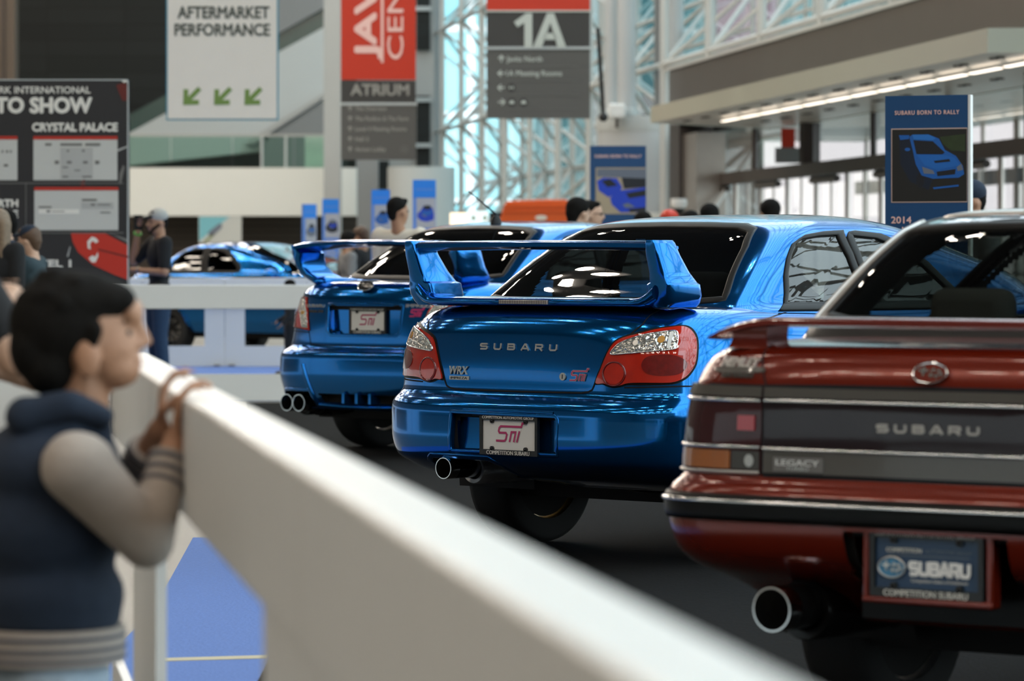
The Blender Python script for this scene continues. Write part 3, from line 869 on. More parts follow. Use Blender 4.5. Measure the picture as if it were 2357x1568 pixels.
def decal(name, sh, poly, mat, parent, off=.004, depth=.008, res=.02, mode='s', smooth=True, rows=None):
    """a piece that follows the skin inside an outline given in skin coordinates"""
    b = bmesh.new(); vs = [b.verts.new((p[0], p[1], 0)) for p in poly]
    b.faces.new(vs); bmesh.ops.triangulate(b, faces=b.faces[:])
    P = np.array(poly)
    for ax in (0, 1):
        lo, hi = P[:, ax].min(), P[:, ax].max(); n = max(1, int(math.ceil((hi-lo)/res)))
        for i in range(1, n):
            co = [0, 0, 0]; no = [0, 0, 0]; co[ax] = lo+(hi-lo)*i/n; no[ax] = 1
            bmesh.ops.bisect_plane(b, geom=b.verts[:]+b.edges[:]+b.faces[:], plane_co=co, plane_no=no)
    if depth:
        e = [x for x in b.edges if x.is_boundary]
        r = bmesh.ops.extrude_edge_only(b, edges=e)
        for v in r['geom']:
            if isinstance(v, bmesh.types.BMVert): v.co.z = 1
    b.verts.ensure_lookup_table()
    s = np.array([v.co.x for v in b.verts]); z = np.array([v.co.y for v in b.verts]); d = np.array([v.co.z for v in b.verts])
    X = sh.point(s, z, mode); N = sh.normal(s, z, mode)
    X = X+N*(off-depth*d)[:, None]
    for v, x in zip(b.verts, X): v.co = x
    bmesh.ops.recalc_face_normals(b, faces=b.faces[:])
    # faces look outward
    c = np.array([f.normal for f in b.faces if f.calc_area() > 1e-9])
    me = bpy.data.meshes.new(name); b.to_mesh(me); b.free()
    o = link(name, me, mat, parent, smooth)
    if depth and smooth: me.set_sharp_from_angle(angle=.9)
    return o


def resample(L, step, closed):
    L = [np.array(p, float) for p in L]
    if closed: L = L+[L[0]]
    out = []
    for a, b in zip(L[:-1], L[1:]):
        n = max(1, int(math.ceil(np.linalg.norm(b-a)/step)))
        out += [a+(b-a)*i/n for i in range(n)]
    if not closed: out.append(L[-1])
    return np.array(out)


def ribbon(name, sh, line, w, mat, parent, off=.004, closed=False, mode='s', step=.025, flat=False, built=True):
    L = resample(line, step, closed); n = len(L)
    T = np.roll(L, -1, 0)-np.roll(L, 1, 0)
    if not closed: T[0] = L[1]-L[0]; T[-1] = L[-1]-L[-2]
    T /= np.linalg.norm(T, axis=1)[:, None]+1e-12; Nn = np.stack([-T[:, 1], T[:, 0]], 1)
    prof = [(-.5, -.006), (-.5, off*.6), (-.3, off), (.3, off), (.5, off*.6), (.5, -.006)] if not flat else [(-.5, off), (.5, off)]
    S = np.concatenate([L+Nn*w*a for a, _ in prof]); O = np.concatenate([np.full(n, o) for _, o in prof])
    X = sh.point(S[:, 0], S[:, 1], mode)+sh.normal(S[:, 0], S[:, 1], mode)*O[:, None]
    f = []; m = len(prof)
    for i in range(n if closed else n-1):
        j = (i+1) % n
        for k in range(m-1): f.append([k*n+i, k*n+j, (k+1)*n+j, (k+1)*n+i])
    me = bpy.data.meshes.new(name); me.from_pydata(X.tolist(), [], f); me.validate()
    bb = bmesh.new(); bb.from_mesh(me); bmesh.ops.recalc_face_normals(bb, faces=bb.faces); bb.to_mesh(me); bb.free()
    return link(name, me, mat, parent, True)


def skin_marks(name, sh, v, f, s0, z0, mat, parent, off=.004, thick=.003):
    """flat lettering laid on a skin; drawn to the right runs towards smaller arc"""
    v = np.asarray(v); s = s0-v[:, 0]; z = z0+v[:, 1]
    n = len(v); N = sh.normal(s, z); X = sh.point(s, z); up = (off+.0004*(v[:, 2] if v.shape[1] > 2 else np.zeros(n)))[:, None]
    P = np.concatenate([X+N*up, X+N*(up-thick)])
    ed = {}
    for q in f:
        for a, b in zip(q, q[1:]+q[:1]): ed[(a, b)] = 1
    side = [[a, a+n, b+n, b] for (a, b) in ed if (b, a) not in ed]
    me = bpy.data.meshes.new(name); me.from_pydata(P.tolist(), [], [list(q) for q in f]+side)
    return link(name, me, mat, parent)


def mirror_s(poly): return [(-a, b) for a, b in poly][::-1]


def oval_emblem(name, parent, loc, rot, rx, rz, back, ring):
    """the oval badge with a big star and five small ones"""
    e = bpy.data.objects.new(name, None); COL.objects.link(e); e.parent = parent; e.location = loc; e.rotation_euler = rot; e.empty_display_size = .02
    MB().prism(oval(0, 0, rx, rz, 32), -.006, .004, 'y').build('badge_plate', back, e)
    MB().tube([(x, -.006, z) for x, z in oval(0, 0, rx, rz, 36)], rz*.10, 8, True).build('badge_rim', ring, e, True)
    st = MB()
    def star(cx, cz, r):
        P = []
        for i in range(8):
            a = math.pi/4*i; q = r if i % 2 == 0 else r*.34
            P.append((cx+q*math.cos(a), cz+q*math.sin(a)*.9))
        st.prism(P, -.010, -.005, 'y')
    star(-.36*rx, .22*rz, .40*rx)
    for x, z in ((.22, .30), (.55, .22), (.10, -.22), (.42, -.30), (.70, -.12)): star(x*rx, z*rz, .21*rx)
    st.build('star', ring, e)
    return e


def plate(parent, loc, kind, tilt=0.):
    """number plate with its frame; faces the car's tail"""
    e = bpy.data.objects.new('licence_plate', None); COL.objects.link(e); e.parent = parent; e.location = loc; e.rotation_euler = (tilt, 0, -math.pi/2); e.empty_display_size = .02
    MB().box((-.150, -.002, -.074), (.150, .004, .074)).build('plate_sheet', 'plate_white' if kind == 'sti' else 'plate_blue', e)
    m = MB(); o, i = (.160, .084), (.143, .064)
    m.box((-.160, -.010, .060), (.160, .006, .084)).box((-.160, -.010, -.084), (.160, .006, -.062)).box((-.160, -.010, -.062), (-.146, .006, .060)).box((.146, -.010, -.062), (.160, .006, .060))
    for x in (-.093, .093):
        for z in (.056, -.058): m.lathe([(.010, -.0102), (.010, .0)], 'y', 12, (x, 0, z)).lathe([(.001, -.0103), (.010, -.0102)], 'y', 12, (x, 0, z))
    m.build('plate_frame', 'plate_frame', e)
    flat_text('COMPETITION AUTOMOTIVE GROUP', 0, .0655, .0115, 'plate_text', e, .0112, .285, 'c', .004)
    flat_text('COMPETITION SUBARU', 0, -.0815, .0165, 'plate_text', e, .0112, .238, 'c', .012)
    bm = MB()
    for x in (-.093, .093):
        for z in (.056, -.058): bm.ball((x, -.011, z), .006, 8, 6)
    bm.build('bolt', 'pipe_dark', e, True)
    if kind == 'sti':
        v, f = strokes(STI_LINES, .105); flat_mesh('lettering', v, f, 'sti_pink', e, .004, -.074, -.029, .083)
    else:
        flat_text('COMPETITION', -.115, .026, .011, 'plate_text', e, .004, .10, 'l', .01)
        flat_text('AUTOMOTIVE GROUP', -.005, .026, .010, 'grey_ink', e, .004, .13, 'l')
        flat_rect('rule', -.11, .017, .12, .019, 'grey_ink', e, .003, .001)
        v, f = wide_word('SUBARU', .036, .172, .18, .20); flat_mesh('lettering', v, f, 'white_ink', e, .004, -.050, -.030)
        flat_text('Competition Subaru of Smithtown', -.045, -.046, .009, 'plate_text', e, .004, .16, 'l')
        oval_emblem('oval_mark', e, (-.098, -.002, -.012), (0, 0, 0), .038, .025, 'mark_blue', 'satin')
    return e
M['grey_ink'] = material('grey lettering', (.14, .17, .20), .5)
M['mark_blue'] = material('bright blue badge', (.03, .20, .38), .3, coat=.5)


def wheel(parent, x, y, r, w, rimmat):
    e = bpy.data.objects.new('wheel', None); COL.objects.link(e); e.parent = parent; e.location = (x, y, r); e.empty_display_size = .1
    sg = 1 if y > 0 else -1; h = w/2
    MB().lathe([(r*.66, -h*.92), (r*.90, -h), (r*.975, -h*.86), (r, -h*.6), (r, h*.6), (r*.975, h*.86), (r*.90, h), (r*.66, h*.92)], 'y', 56).build('tyre', 'rubber', e, True, sharp=.9)
    m = MB()
    m.lathe([(r*.67, -h*.9), (r*.64, -h*.7), (r*.62, h*.7), (r*.67, h*.9)], 'y', 48)
    for i in range(10):
        a = 2*math.pi*i/10; c, s = math.cos(a), math.sin(a)
        m.bar((.05*c, sg*h*.62, .05*s), (r*.65*c, sg*h*.72, r*.65*s), .022, 6, .018)
    m.lathe([(.001, sg*h*.72), (.06, sg*h*.70), (.065, sg*h*.4)], 'y', 24)
    m.build('rim', rimmat, e, True, sharp=.8)
    MB().lathe([(.001, -sg*h*.55), (r*.45, -sg*h*.62), (r*.63, -sg*h*.70)], 'y', 32).build('hub_cover', 'underbody', e, True)
    MB().lathe([(.15, sg*h*.25), (.15, sg*h*.32), (.03, sg*h*.33)], 'y', 32).build('brake_disc', 'satin', e, True)
    return e


def seat(parent, name, x, y, z, mat, w=.50, back=.62):
    e = bpy.data.objects.new(name, None); COL.objects.link(e); e.parent = parent; e.location = (x, y, z); e.empty_display_size = .1
    h = w/2
    MB().box((-.02, -h, 0), (.48, h, .16)).build('seat_cushion', mat, e, bevel=.05)
    MB().prism([(-.02, .1), (.12, .1), (-.06, back), (-.16, back)], -h, h, 'y').build('backrest', mat, e, bevel=.04)
    MB().prism([(-.17, back+.03), (-.07, back+.03), (-.08, back+.2), (-.17, back+.2)], -.13, .13, 'y').build('headrest', mat, e, bevel=.04)
    return e


def bench(parent, x, w, z, mat, top):
    e = bpy.data.objects.new('rear_bench', None); COL.objects.link(e); e.parent = parent; e.location = (x, 0, z); e.empty_display_size = .1
    MB().box((0, -w, 0), (.5, w, .16)).build('seat_cushion', mat, e, bevel=.05)
    MB().prism([(0, .1), (.14, .1), (-.04, top-z), (-.16, top-z)], -w, w, 'y').build('backrest', mat, e, bevel=.04)
    for s in (-1, 1): MB().prism([(-.16, top-z-.02), (-.05, top-z-.02), (-.06, top-z+.11), (-.14, top-z+.11)], s*.36-.12, s*.36+.12, 'y').build('headrest', mat, e, bevel=.035)
    return e


class Car:
    """shell pair + openings -> body, bumper, glass, lining, wheels, cabin"""
    def __init__(self, name, label, loc, theta, body, bwarp, cabin, cwarp, L, paint, wheels, wheel_r, wheel_w, windows, rear_glass, wind=None,
                 bumper=(.70, .9), holes=(), glass='car_glass', rimmat='rim', cat='car', cuts=(), quick=False, lining=True, cloth='seat_cloth', zin=.62, rot=None, bfloor=None):
        self.r = thing(name, label, cat, (*loc, .005), math.radians(90-theta) if rot is None else rot)
        R = self.r; self.B = B = Shell(body, bwarp); self.C = C = Shell(cabin, cwarp, .012)
        k = .55 if quick else 1.
        G, A = B.grid(body[0][0], body[-1][0], int(120*k), int(74*k), int(130*k), int(34*k)); F, Q, P = grid_faces(G, A)
        keep = np.ones(len(F), bool)
        for xw, yw in wheels:
            keep &= ~((np.hypot(Q[:, 0]-xw, Q[:, 2]-wheel_r) < wheel_r+.045) & (np.abs(Q[:, 1]) > .45) & (np.sign(Q[:, 1]) == np.sign(yw)))
        # the part of the tub hidden under the cabin is open
        under = (Q[:, 2] > cabin[1][0]) & (Q[:, 0] > C.K[2, 1]+.12) & (Q[:, 0] < C.K[2, 2]-.25) & (np.abs(Q[:, 1]) < C.K[2, 3]-.10)
        keep &= ~under
        for h in holes: keep &= ~in_poly(P, h)
        bump = (P[:, 1] < bumper[0]) & (Q[:, 0] < bumper[1])
        self.body = skin('body', G, F[keep & ~bump], paint, R)
        self.bumper = skin('rear_bumper', G, F[keep & bump], paint, R)
        if lining: skin('tub_lining', G, F[keep], 'underbody', R, -.03)
        G, A = C.grid(cabin[0][0], cabin[-1][0], int(74*k), int(64*k), int(160*k), int(40*k)); F, Q, P = grid_faces(G, A)
        keep = np.ones(len(F), bool)
        for poly in windows: keep &= ~in_poly(P, poly) & ~in_poly(P, mirror_s(poly))
        keep &= ~in_poly(P, rear_glass)
        half = np.abs(P[:, 0]).copy(); half[half > 90] = 0
        if wind:
            x0, z0, z1, yw0, yw1 = wind
            t = np.clip((Q[:, 2]-z0)/(z1-z0), 0, 1)
            front = (Q[:, 0] > x0) & (Q[:, 2] > z0) & (Q[:, 2] < z1) & (np.abs(Q[:, 1]) < yw0+(yw1-yw0)*t) & (Q[:, 0] > 1.6)
            scr = F[keep & front]; keep &= ~front
            if len(scr): skin('windscreen', G, scr, glass, R)
        cap = [list(range((G.shape[0]-1)*G.shape[1], G.shape[0]*G.shape[1]))]
        self.roof = skin('roof_and_pillars', G, F[keep], paint, R)
        if lining: skin('headlining', G, F[keep], 'interior', R, -.028)
        top = G[-1]; m = MB(); m.add([tuple(p) for p in top], [list(range(len(top)))]); m.build('roof_crown', paint, R, True)
        for poly in windows:
            for pl in (poly, mirror_s(poly)): decal('side_window', C, pl, glass, R, -.004, 0, .04)
        decal('rear_window', C, rear_glass, glass, R, -.002, 0, .025)
        for xw, yw in wheels:
            wheel(R, xw, yw, wheel_r, wheel_w, rimmat)
            sg = 1 if yw > 0 else -1
            a = np.linspace(-.15, math.pi+.15, 25); rr = wheel_r+.05
            ring = lambda y, r: [(xw+r*math.cos(t), y, wheel_r+r*math.sin(t)) for t in a]
            m = MB(); n = len(a); m.add(ring(sg*.40, rr)+ring(sg*(abs(yw)+.10), rr), [[i, i+1, n+i+1, n+i] for i in range(n-1)])
            m.build('wheel_arch', 'underbody', R, True)
            w = 'xl' if sg > 0 else 'xr'
            line = [(xw+rr*math.cos(t), wheel_r+rr*math.sin(t)) for t in a if wheel_r+rr*math.sin(t) > body[0][0]+.01]
            ribbon('arch_lip', B, line, .05, paint, R, .008, False, w)
        bx = bfloor if bfloor else body[0][1]+.25
        MB().box((bx, -.66, .22), (L-.45, .66, .30)).build('floor_pan', 'underbody', R)
        # cabin
        zf = zin-.28
        seat(R, 'front_seat', C.K[1, 2]-1.30, .36, zf, cloth); seat(R, 'front_seat', C.K[1, 2]-1.30, -.36, zf, cloth)
        bench(R, C.K[2, 1]+.42, .60, zf, cloth, cabin[1][0]+.06)
        MB().box((C.K[1, 1]+.06, -.60, cabin[1][0]-.01), (C.K[2, 1]+.40, .60, cabin[1][0]+.015)).build('parcel_shelf', 'interior', R)
        MB().prism([(C.K[1, 2]-.62, .70), (C.K[1, 2]-.15, .70), (C.K[1, 2]-.12, .93), (C.K[1, 2]-.55, .90)], -.66, .66, 'y').build('dashboard', 'interior', R, bevel=.03)
        e = MB().tube([(C.K[1, 2]-.72+.08*math.sin(a), .36+.18*math.cos(a), .86+.17*math.sin(a)) for a in np.linspace(0, 2*math.pi, 25)[:-1]], .015, 8, True)
        e.bar((C.K[1, 2]-.72, .19, .86), (C.K[1, 2]-.72, .53, .86), .015).build('steering_wheel', 'trim_black', R, True)

    def trim(self, windows, rear_glass, w=.022, mat='trim_black', rw=.025, rmat='trim_black'):
        for poly in windows:
            for pl in (poly, mirror_s(poly)): ribbon('window_trim', self.C, pl, w, mat, self.r, .006, True)
        ribbon('rear_window_trim', self.C, rear_glass, rw, rmat, self.r, .004, True)

    def gap(self, line, w=.007, shell=None, mode='s', both=True):
        sh = shell or self.B
        ribbon('panel_gap', sh, line, w, 'gap', self.r, .0015, False, mode, flat=True)
        if both: ribbon('panel_gap', sh, [(-a, b) for a, b in line], w, 'gap', self.r, .0015, False, mode, flat=True)
M['grey_letter'] = material('grey lettering on smoked panel', (.42, .40, .37), .4)
M['badge_grey'] = material('grey badge', (.16, .15, .14), .3, coat=.5)
M['grey_lens'] = material('clear grey lens', (.07, .07, .066), .12, coat=1.)
M['red_reflector'] = material('red reflector', (.36, .012, .02), .2, coat=1.)


def word_on_skin(word, sh, h, width, gap, w, s0, z0, mat, parent, off=.006, thick=.005):
    """broad capitals laid on a skin, each letter a piece of its own"""
    n = len(word); k = width/(n+(n-1)*gap)
    for i, ch in enumerate(word):
        v, f = strokes([[(i*(1+gap)*k+x*k, z/.7*h) for x, z in L] for L in SUBARU_GLYPH[ch]], w*h/.7)
        skin_marks('letter', sh, v, f, s0, z0, mat, parent, off, thick)
# ================================================================ the middle blue sedan
def sm(poly, per=5): return smooth_outline(poly, per)
SW_REAR = [(-1.005, 1.062), (-.955, 1.115), (-.864, 1.188), (-.790, 1.262), (-.745, 1.318), (-.765, 1.346), (-.86, 1.360), (-.985, 1.366), (-1.20, 1.270), (-1.45, 1.140), (-1.62, 1.062)]
SW_FRONT = [(-1.045, 1.366), (-1.28, 1.352), (-1.45, 1.322), (-1.80, 1.230), (-2.12, 1.120), (-2.22, 1.062), (-1.68, 1.062), (-1.50, 1.140), (-1.25, 1.270)]
RG = [(-.655, 1.088), (-.60, 1.18), (-.535, 1.30), (-.475, 1.375), (-.40, 1.392), (-.2, 1.398), (0, 1.40), (.2, 1.398), (.40, 1.392), (.475, 1.375), (.535, 1.30), (.60, 1.18), (.655, 1.088), (.5, 1.075), (0, 1.072), (-.5, 1.075)]
car = Car('blue_sedan', 'middle blue rally sedan with a tall boxed rear wing and orange and clear tail lights', (-.019, 15.8), 42,
          SEDAN_BODY, SEDAN_WARP, SEDAN_CABIN, None, 4.41, 'blue_paint', [(.98, .74), (.98, -.74), (3.52, .74), (3.52, -.74)], .315, .225,
          [SW_REAR, SW_FRONT], RG, (2.2, 1.06, 1.37, .66, .50), (.690, .95),
          holes=[[(.318, .618), (.335, .46), (.325, .452), (-.262, .452), (-.272, .60), (-.262, .612)], [(.09, .28), (.09, .400), (.13, .426), (.46, .428), (.50, .405), (.50, .28)]], bfloor=.8)
R, B, C = car.r, car.B, car.C
car.trim([SW_REAR, SW_FRONT], RG, .021)
for sg in (1, -1):
    ribbon('door_rail', C, [(sg*.985, 1.052), (sg*1.6, 1.050), (sg*2.25, 1.050)], .030, 'trim_black', R, .010)
# lid, bumper and door shut lines
car.gap([(.385, .714), (.403, .722), (.412, .738), (.432, .79), (.452, .83), (.496, .90), (.56, .945), (.60, .99), (.605, 1.045)])
car.gap([(.385, .714), (.35, .709), (.0, .707)])
car.gap([(.56, .735), (.80, .742), (.98, .742)], .006)
car.gap([(.95, .45), (.98, .60), (.98, .742)], .005)
car.gap([(1.30, 1.045), (1.10, .98), (1.02, .90)], .006)
ribbon('bumper_crease', B, [(.25, .628), (0, .629), (-.25, .626)], .010, 'blue_paint', R, .004)

# tail lights
TL = [(.416, .747), (.437, .802), (.464, .870), (.491, .916), (.529, .940), (.600, .960), (.665, .976), (.723, .984), (.777, .986), (.816, .970), (.846, .938), (.860, .892), (.859, .832), (.834, .787), (.805, .764), (.762, .750), (.659, .745), (.575, .744), (.545, .737), (.510, .732), (.478, .738), (.455, .745)]
CL = [(.494, .868), (.512, .896), (.536, .914), (.577, .930), (.635, .946), (.699, .956), (.745, .959), (.762, .940), (.765, .905), (.757, .888), (.649, .878), (.556, .870)]
def shrink(poly, d):
    P = np.array(poly); c = P.mean(0); q = P-c; n = np.linalg.norm(q, axis=1)[:, None]
    return [tuple(x) for x in c+q*(1-d/n)]
for sg in (1, -1):
    f = (lambda p: p) if sg > 0 else mirror_s
    TLs = sm(TL, 3); CLs = sm(CL, 3)
    t = decal('tail_light', B, f(TLs), 'trim_black', R, .003, .012, .03)
    decal('red_lens', B, f(shrink(TLs, .011)), 'red_lens', t, .010, .010, .03)
    decal('clear_lens', B, f(CLs), 'clear_lens', t, .0135, .006, .02)
    ribbon('lens_edge', B, f(CLs), .006, 'chrome', t, .0150, True)
    decal('deep_lens', B, f(sm([(.66, .86), (.74, .868), (.80, .85), (.815, .82), (.78, .79), (.70, .785), (.65, .80), (.635, .83)])), 'red_lens_deep', t, .0125, .004, .03)
    ribbon('reflector_ring', B, f([(.515+.052*math.cos(a), .789+.048*math.sin(a)) for a in np.linspace(0, 2*math.pi, 28)[:-1]]), .007, 'red_lens_deep', t, .0145, True)
    decal('reflector_lens', B, f([(.515+.046*math.cos(a), .789+.042*math.sin(a)) for a in np.linspace(0, 2*math.pi, 24)[:-1]]), 'red_lens', t, .0135, .004, .03)
    for (s, z, r, mt) in ((.70, .925, .014, 'bulb'), (.60, .912, .011, 'satin')):
        decal('bulb', B, f([(s+r*math.cos(a), z+r*math.sin(a)) for a in np.linspace(0, 2*math.pi, 14)[:-1]]), mt, t, .017, .004, .03)
    decal('lens_bar', B, f([(.728, .892), (.740, .892), (.742, .955), (.726, .953)]), 'plate_white', t, .0155, .003, .03)

# lettering and badges
word_on_skin('SUBARU', B, .028, .425, .85, .17, .213, .876, 'satin', R)
v, fc = text_layout('WRX', .036, .108, 'l', .012, 1, .15); skin_marks('badge', B, v, fc, .384, .771, 'satin', R, .006, .006)
decal('badge_bar', B, [(.384, .748), (.270, .748), (.270, .764), (.384, .764)], 'satin', R, .004, .005, .03)
v, fc = text_layout('IMPREZA', .0105, .096, 'l', .0, 1, 0); skin_marks('lettering', B, v, fc, .376, .751, 'gap', R, .0052, .001)
v, fc = strokes(STI_LINES, .17); skin_marks('badge', B, np.array(v)*[.052, .052, 1], fc, -.288, .757, 'satin', R, .005, .005)
v, fc = strokes(STI_LINES, .09); skin_marks('badge', B, np.array(v)*[.052, .052, 1], fc, -.288, .757, 'sti_pink', R, .006, .003)
decal('lock', B, oval(-.250, .773, .016, .016, 20), 'satin', R, .006, .006, .05)
decal('key_slot', B, [(-.252, .764), (-.248, .764), (-.248, .782), (-.252, .782)], 'gap', R, .0068, .001, .05)

# number plate pocket with its back wall
pk = MB()
pk.prism([(.318, .618), (.335, .452), (-.265, .452), (-.275, .618)], .055, .065, 'x').build('plate_pocket', 'blue_paint', R)
rim = [(.318, .618), (.335, .46), (.325, .452), (-.262, .452), (-.272, .60), (-.262, .612)]
pt = B.point([p[0] for p in rim], [p[1] for p in rim]); m = MB()
for i in range(len(rim)):
    a, b = pt[i], pt[(i+1) % len(rim)]; m.add([a, b, (.062, b[1], b[2]), (.062, a[1], a[2])], [[0, 1, 2, 3]])
m.build('pocket_wall', 'blue_paint', R)
ribbon('pocket_edge', B, rim, .016, 'blue_paint', R, .003, True)
MB().box((.0, -.21, .604), (.06, .20, .624)).build('plate_lamp_shelf', 'trim_black', R, bevel=.004)
plate(R, (.012, -.002, .529), 'sti')

# lower lip and under parts
ribbon('cutout_edge', B, [(.09, .345), (.09, .400), (.13, .428), (.46, .430), (.50, .405), (.50, .345)], .022, 'blue_paint', R, .003)
def exhaust(R, x, y, z, r, ln, mat='chrome', rz=0., outer='pipe_dark', back='pipe_dark'):
    e = bpy.data.objects.new('exhaust_pipe', None); COL.objects.link(e); e.parent = R; e.location = (x, y, z); e.rotation_euler = (0, 0, rz); e.empty_display_size = .05
    MB().lathe([(r*.84, .30), (r*.86, .02), (r*.9, 0), (r*.97, 0), (r, .012), (r, .05), (r*.97, .06)], 'x', 40).build('tip_ring', mat, e, True)
    MB().lathe([(r*.985, .05), (r*.985, ln*.62)], 'x', 40).build('can', outer, e, True)
    MB().lathe([(r*.96, ln*.62), (r*1.30, ln*.60), (r*1.37, ln*.63), (r*1.37, ln*.95), (r*1.37, ln+.3), (.01, ln+.32)], 'x', 40, (0, -.004, -.010)).build('muffler', back, e, True)
    MB().lathe([(.001, .16), (r*.85, .16)], 'x', 30).build('bore', 'pipe_in', e)
    return e
exhaust(R, .015, .375, .378, .046, .30, back='bright_steel')
m = MB(); m.tube([(.9, -.62, .30), (.85, -.45, .27), (.85, -.2, .25), (.9, 0, .27), (.85, .3, .28), (.9, .62, .30)], .035, 10)
m.ball((.95, -.05, .33), (.16, .13, .12), 14, 10); m.bar((.9, -.7, .31), (1.0, .7, .31), .028); m.build('rear_axle', 'underbody', R, True)
m = MB(); m.tube([(.40, .30, .36), (.6, .1, .33), (1.2, .02, .30), (2.6, .02, .28)], .035, 10); m.ball((.62, -.25, .34), (.12, .2, .07)); m.build('exhaust_run', 'pipe_dark', R, True)

# rear wing
wg = bpy.data.objects.new('rear_wing', None); COL.objects.link(wg); wg.parent = R; wg.empty_display_size = .1
def airfoil(x0, x1, z, th, n=10, droop=0.):
    P = []
    for i in range(n+1):
        t = i/n; P.append((x0+(x1-x0)*t, z+th*(1.2*math.sqrt(t)*(1-t)+.18*(1-t)+.12)-droop*t))
    for i in range(n, -1, -1):
        t = i/n; P.append((x0+(x1-x0)*t, z-th*.35*math.sin(math.pi*t)-th*.25-droop*t))
    return P
rings = []
for y in np.linspace(-.664, .664, 29):
    u = abs(y)/.70; z = 1.312-.006*u**2-.006*max(0, u-.93)/.07
    rings.append([(x, y, zz) for x, zz in airfoil(.115+.012*u, .30, z, .030, 10, .004)])
MB().loft(rings).build('wing_blade', 'blue_paint', wg, True, sharp=.8)
for sg in (1, -1):
    # upright: a tapering fin, its foot a thicker block
    rr = []
    for (x0, x1, z, w, yc) in ((.108, .245, 1.330, .020, .668), (.109, .25, 1.318, .030, .668), (.120, .275, 1.27, .036, .668), (.145, .33, 1.20, .042, .668), (.158, .372, 1.158, .052, .668), (.160, .384, 1.150, .066, .662), (.170, .392, 1.105, .070, .660), (.182, .395, 1.075, .062, .655), (.19, .39, 1.058, .05, .65)):
        q = []
        for i in range(20):
            a = 2*math.pi*i/20; c, s = math.cos(a), math.sin(a)
            q.append(((x0+x1)/2+(x1-x0)/2*np.sign(c)*abs(c)**.35, sg*yc+w*np.sign(s)*abs(s)**.35, z))
        rr.append(q)
    MB().loft(rr).build('wing_upright', 'blue_paint', wg, True, sharp=.55)
rings = []
for y in np.linspace(-.655, .655, 41):
    u = abs(y)/.655; lift = .045*max(0, (u-.86)/.14)**2; thk = .021+.016*max(0, (u-.86)/.14)
    x0 = .112+.03*u**3; x1 = .345
    q = []
    for i in range(18):
        a = 2*math.pi*i/18; c, s = math.cos(a), math.sin(a)
        q.append(((x0+x1)/2+(x1-x0)/2*np.sign(c)*abs(c)**.6, y, 1.076+lift+thk*np.sign(s)*abs(s)**.8-.0*u))
    rings.append(q)
MB().loft(rings).build('wing_base', 'blue_paint', wg, True, sharp=.9)
m = MB(); m.box((.104, -.125, 1.066), (.15, .145, 1.084)); m.build('brake_light', 'brake_lens', wg, bevel=.003)
m = MB()
for y in (.1-.01,): pass
for y in np.arange(-.118, .14, .0095): m.box((.1035, y, 1.068), (.1045, y+.004, 1.082))
m.build('brake_light_ribs', 'warm_grey', wg)
MB().loft([[(.108+.004*abs(c), .145+.06*t, 1.075+r*s) for c, s in [(math.cos(a), math.sin(a)) for a in np.linspace(0, 2*math.pi, 9)[:-1]]] for t, r in ((0, .010), (1, .002))]).build('light_fairing', 'blue_paint', wg, True)
MB().loft([[(.108+.004*abs(c), -.125-.06*t, 1.075+r*s) for c, s in [(math.cos(a), math.sin(a)) for a in np.linspace(0, 2*math.pi, 9)[:-1]]] for t, r in ((0, .010), (1, .002))]).build('light_fairing', 'blue_paint', wg, True)

def mirrors_handles(car, xm, zm, hx, hz, ym=.80, paint='blue_paint'):
    for sg in (1, -1):
        MB().ball((0, 0, 0), (.07, .11, .075), 18, 12).build('door_mirror', paint, car.r, True, loc=(xm, sg*(ym+.09), zm))
        for x in hx:
            w = 'xl' if sg > 0 else 'xr'
            p = car.B.point([x], [hz], w)[0]; MB().box((-.10, -.022, -.018), (.10, .022, .018)).build('door_handle', paint, car.r, bevel=.012, loc=tuple(p))
def front_end(car, L, zl, paint):
    """lamps and grille at the nose"""
    for sg in (1, -1):
        n = car.B.half(car.B.par(np.array([zl]))[0]); 
        tot = np.hypot(np.diff(n[0]), np.diff(n[1])).sum()
        decal('head_light', car.B, [(sg*(tot-.72), zl-.03), (sg*(tot-.40), zl-.05), (sg*(tot-.38), zl+.06), (sg*(tot-.66), zl+.10)], 'clear_lens', car.r, .006, .008, .05)
    decal('grille', car.B, [(tot-.34, zl-.05), (tot-.001, zl-.05), (tot-.001, zl+.05), (tot-.34, zl+.05)], 'trim_black', car.r, .006, .008, .05)
    decal('grille', car.B, [(-tot+.34, zl-.05), (-tot+.001, zl-.05), (-tot+.001, zl+.05), (-tot+.34, zl+.05)], 'trim_black', car.r, .006, .008, .05)
mirrors_handles(car, 2.75, 1.02, (1.42, 2.30), .93)
front_end(car, 4.41, .70, 'blue_paint')
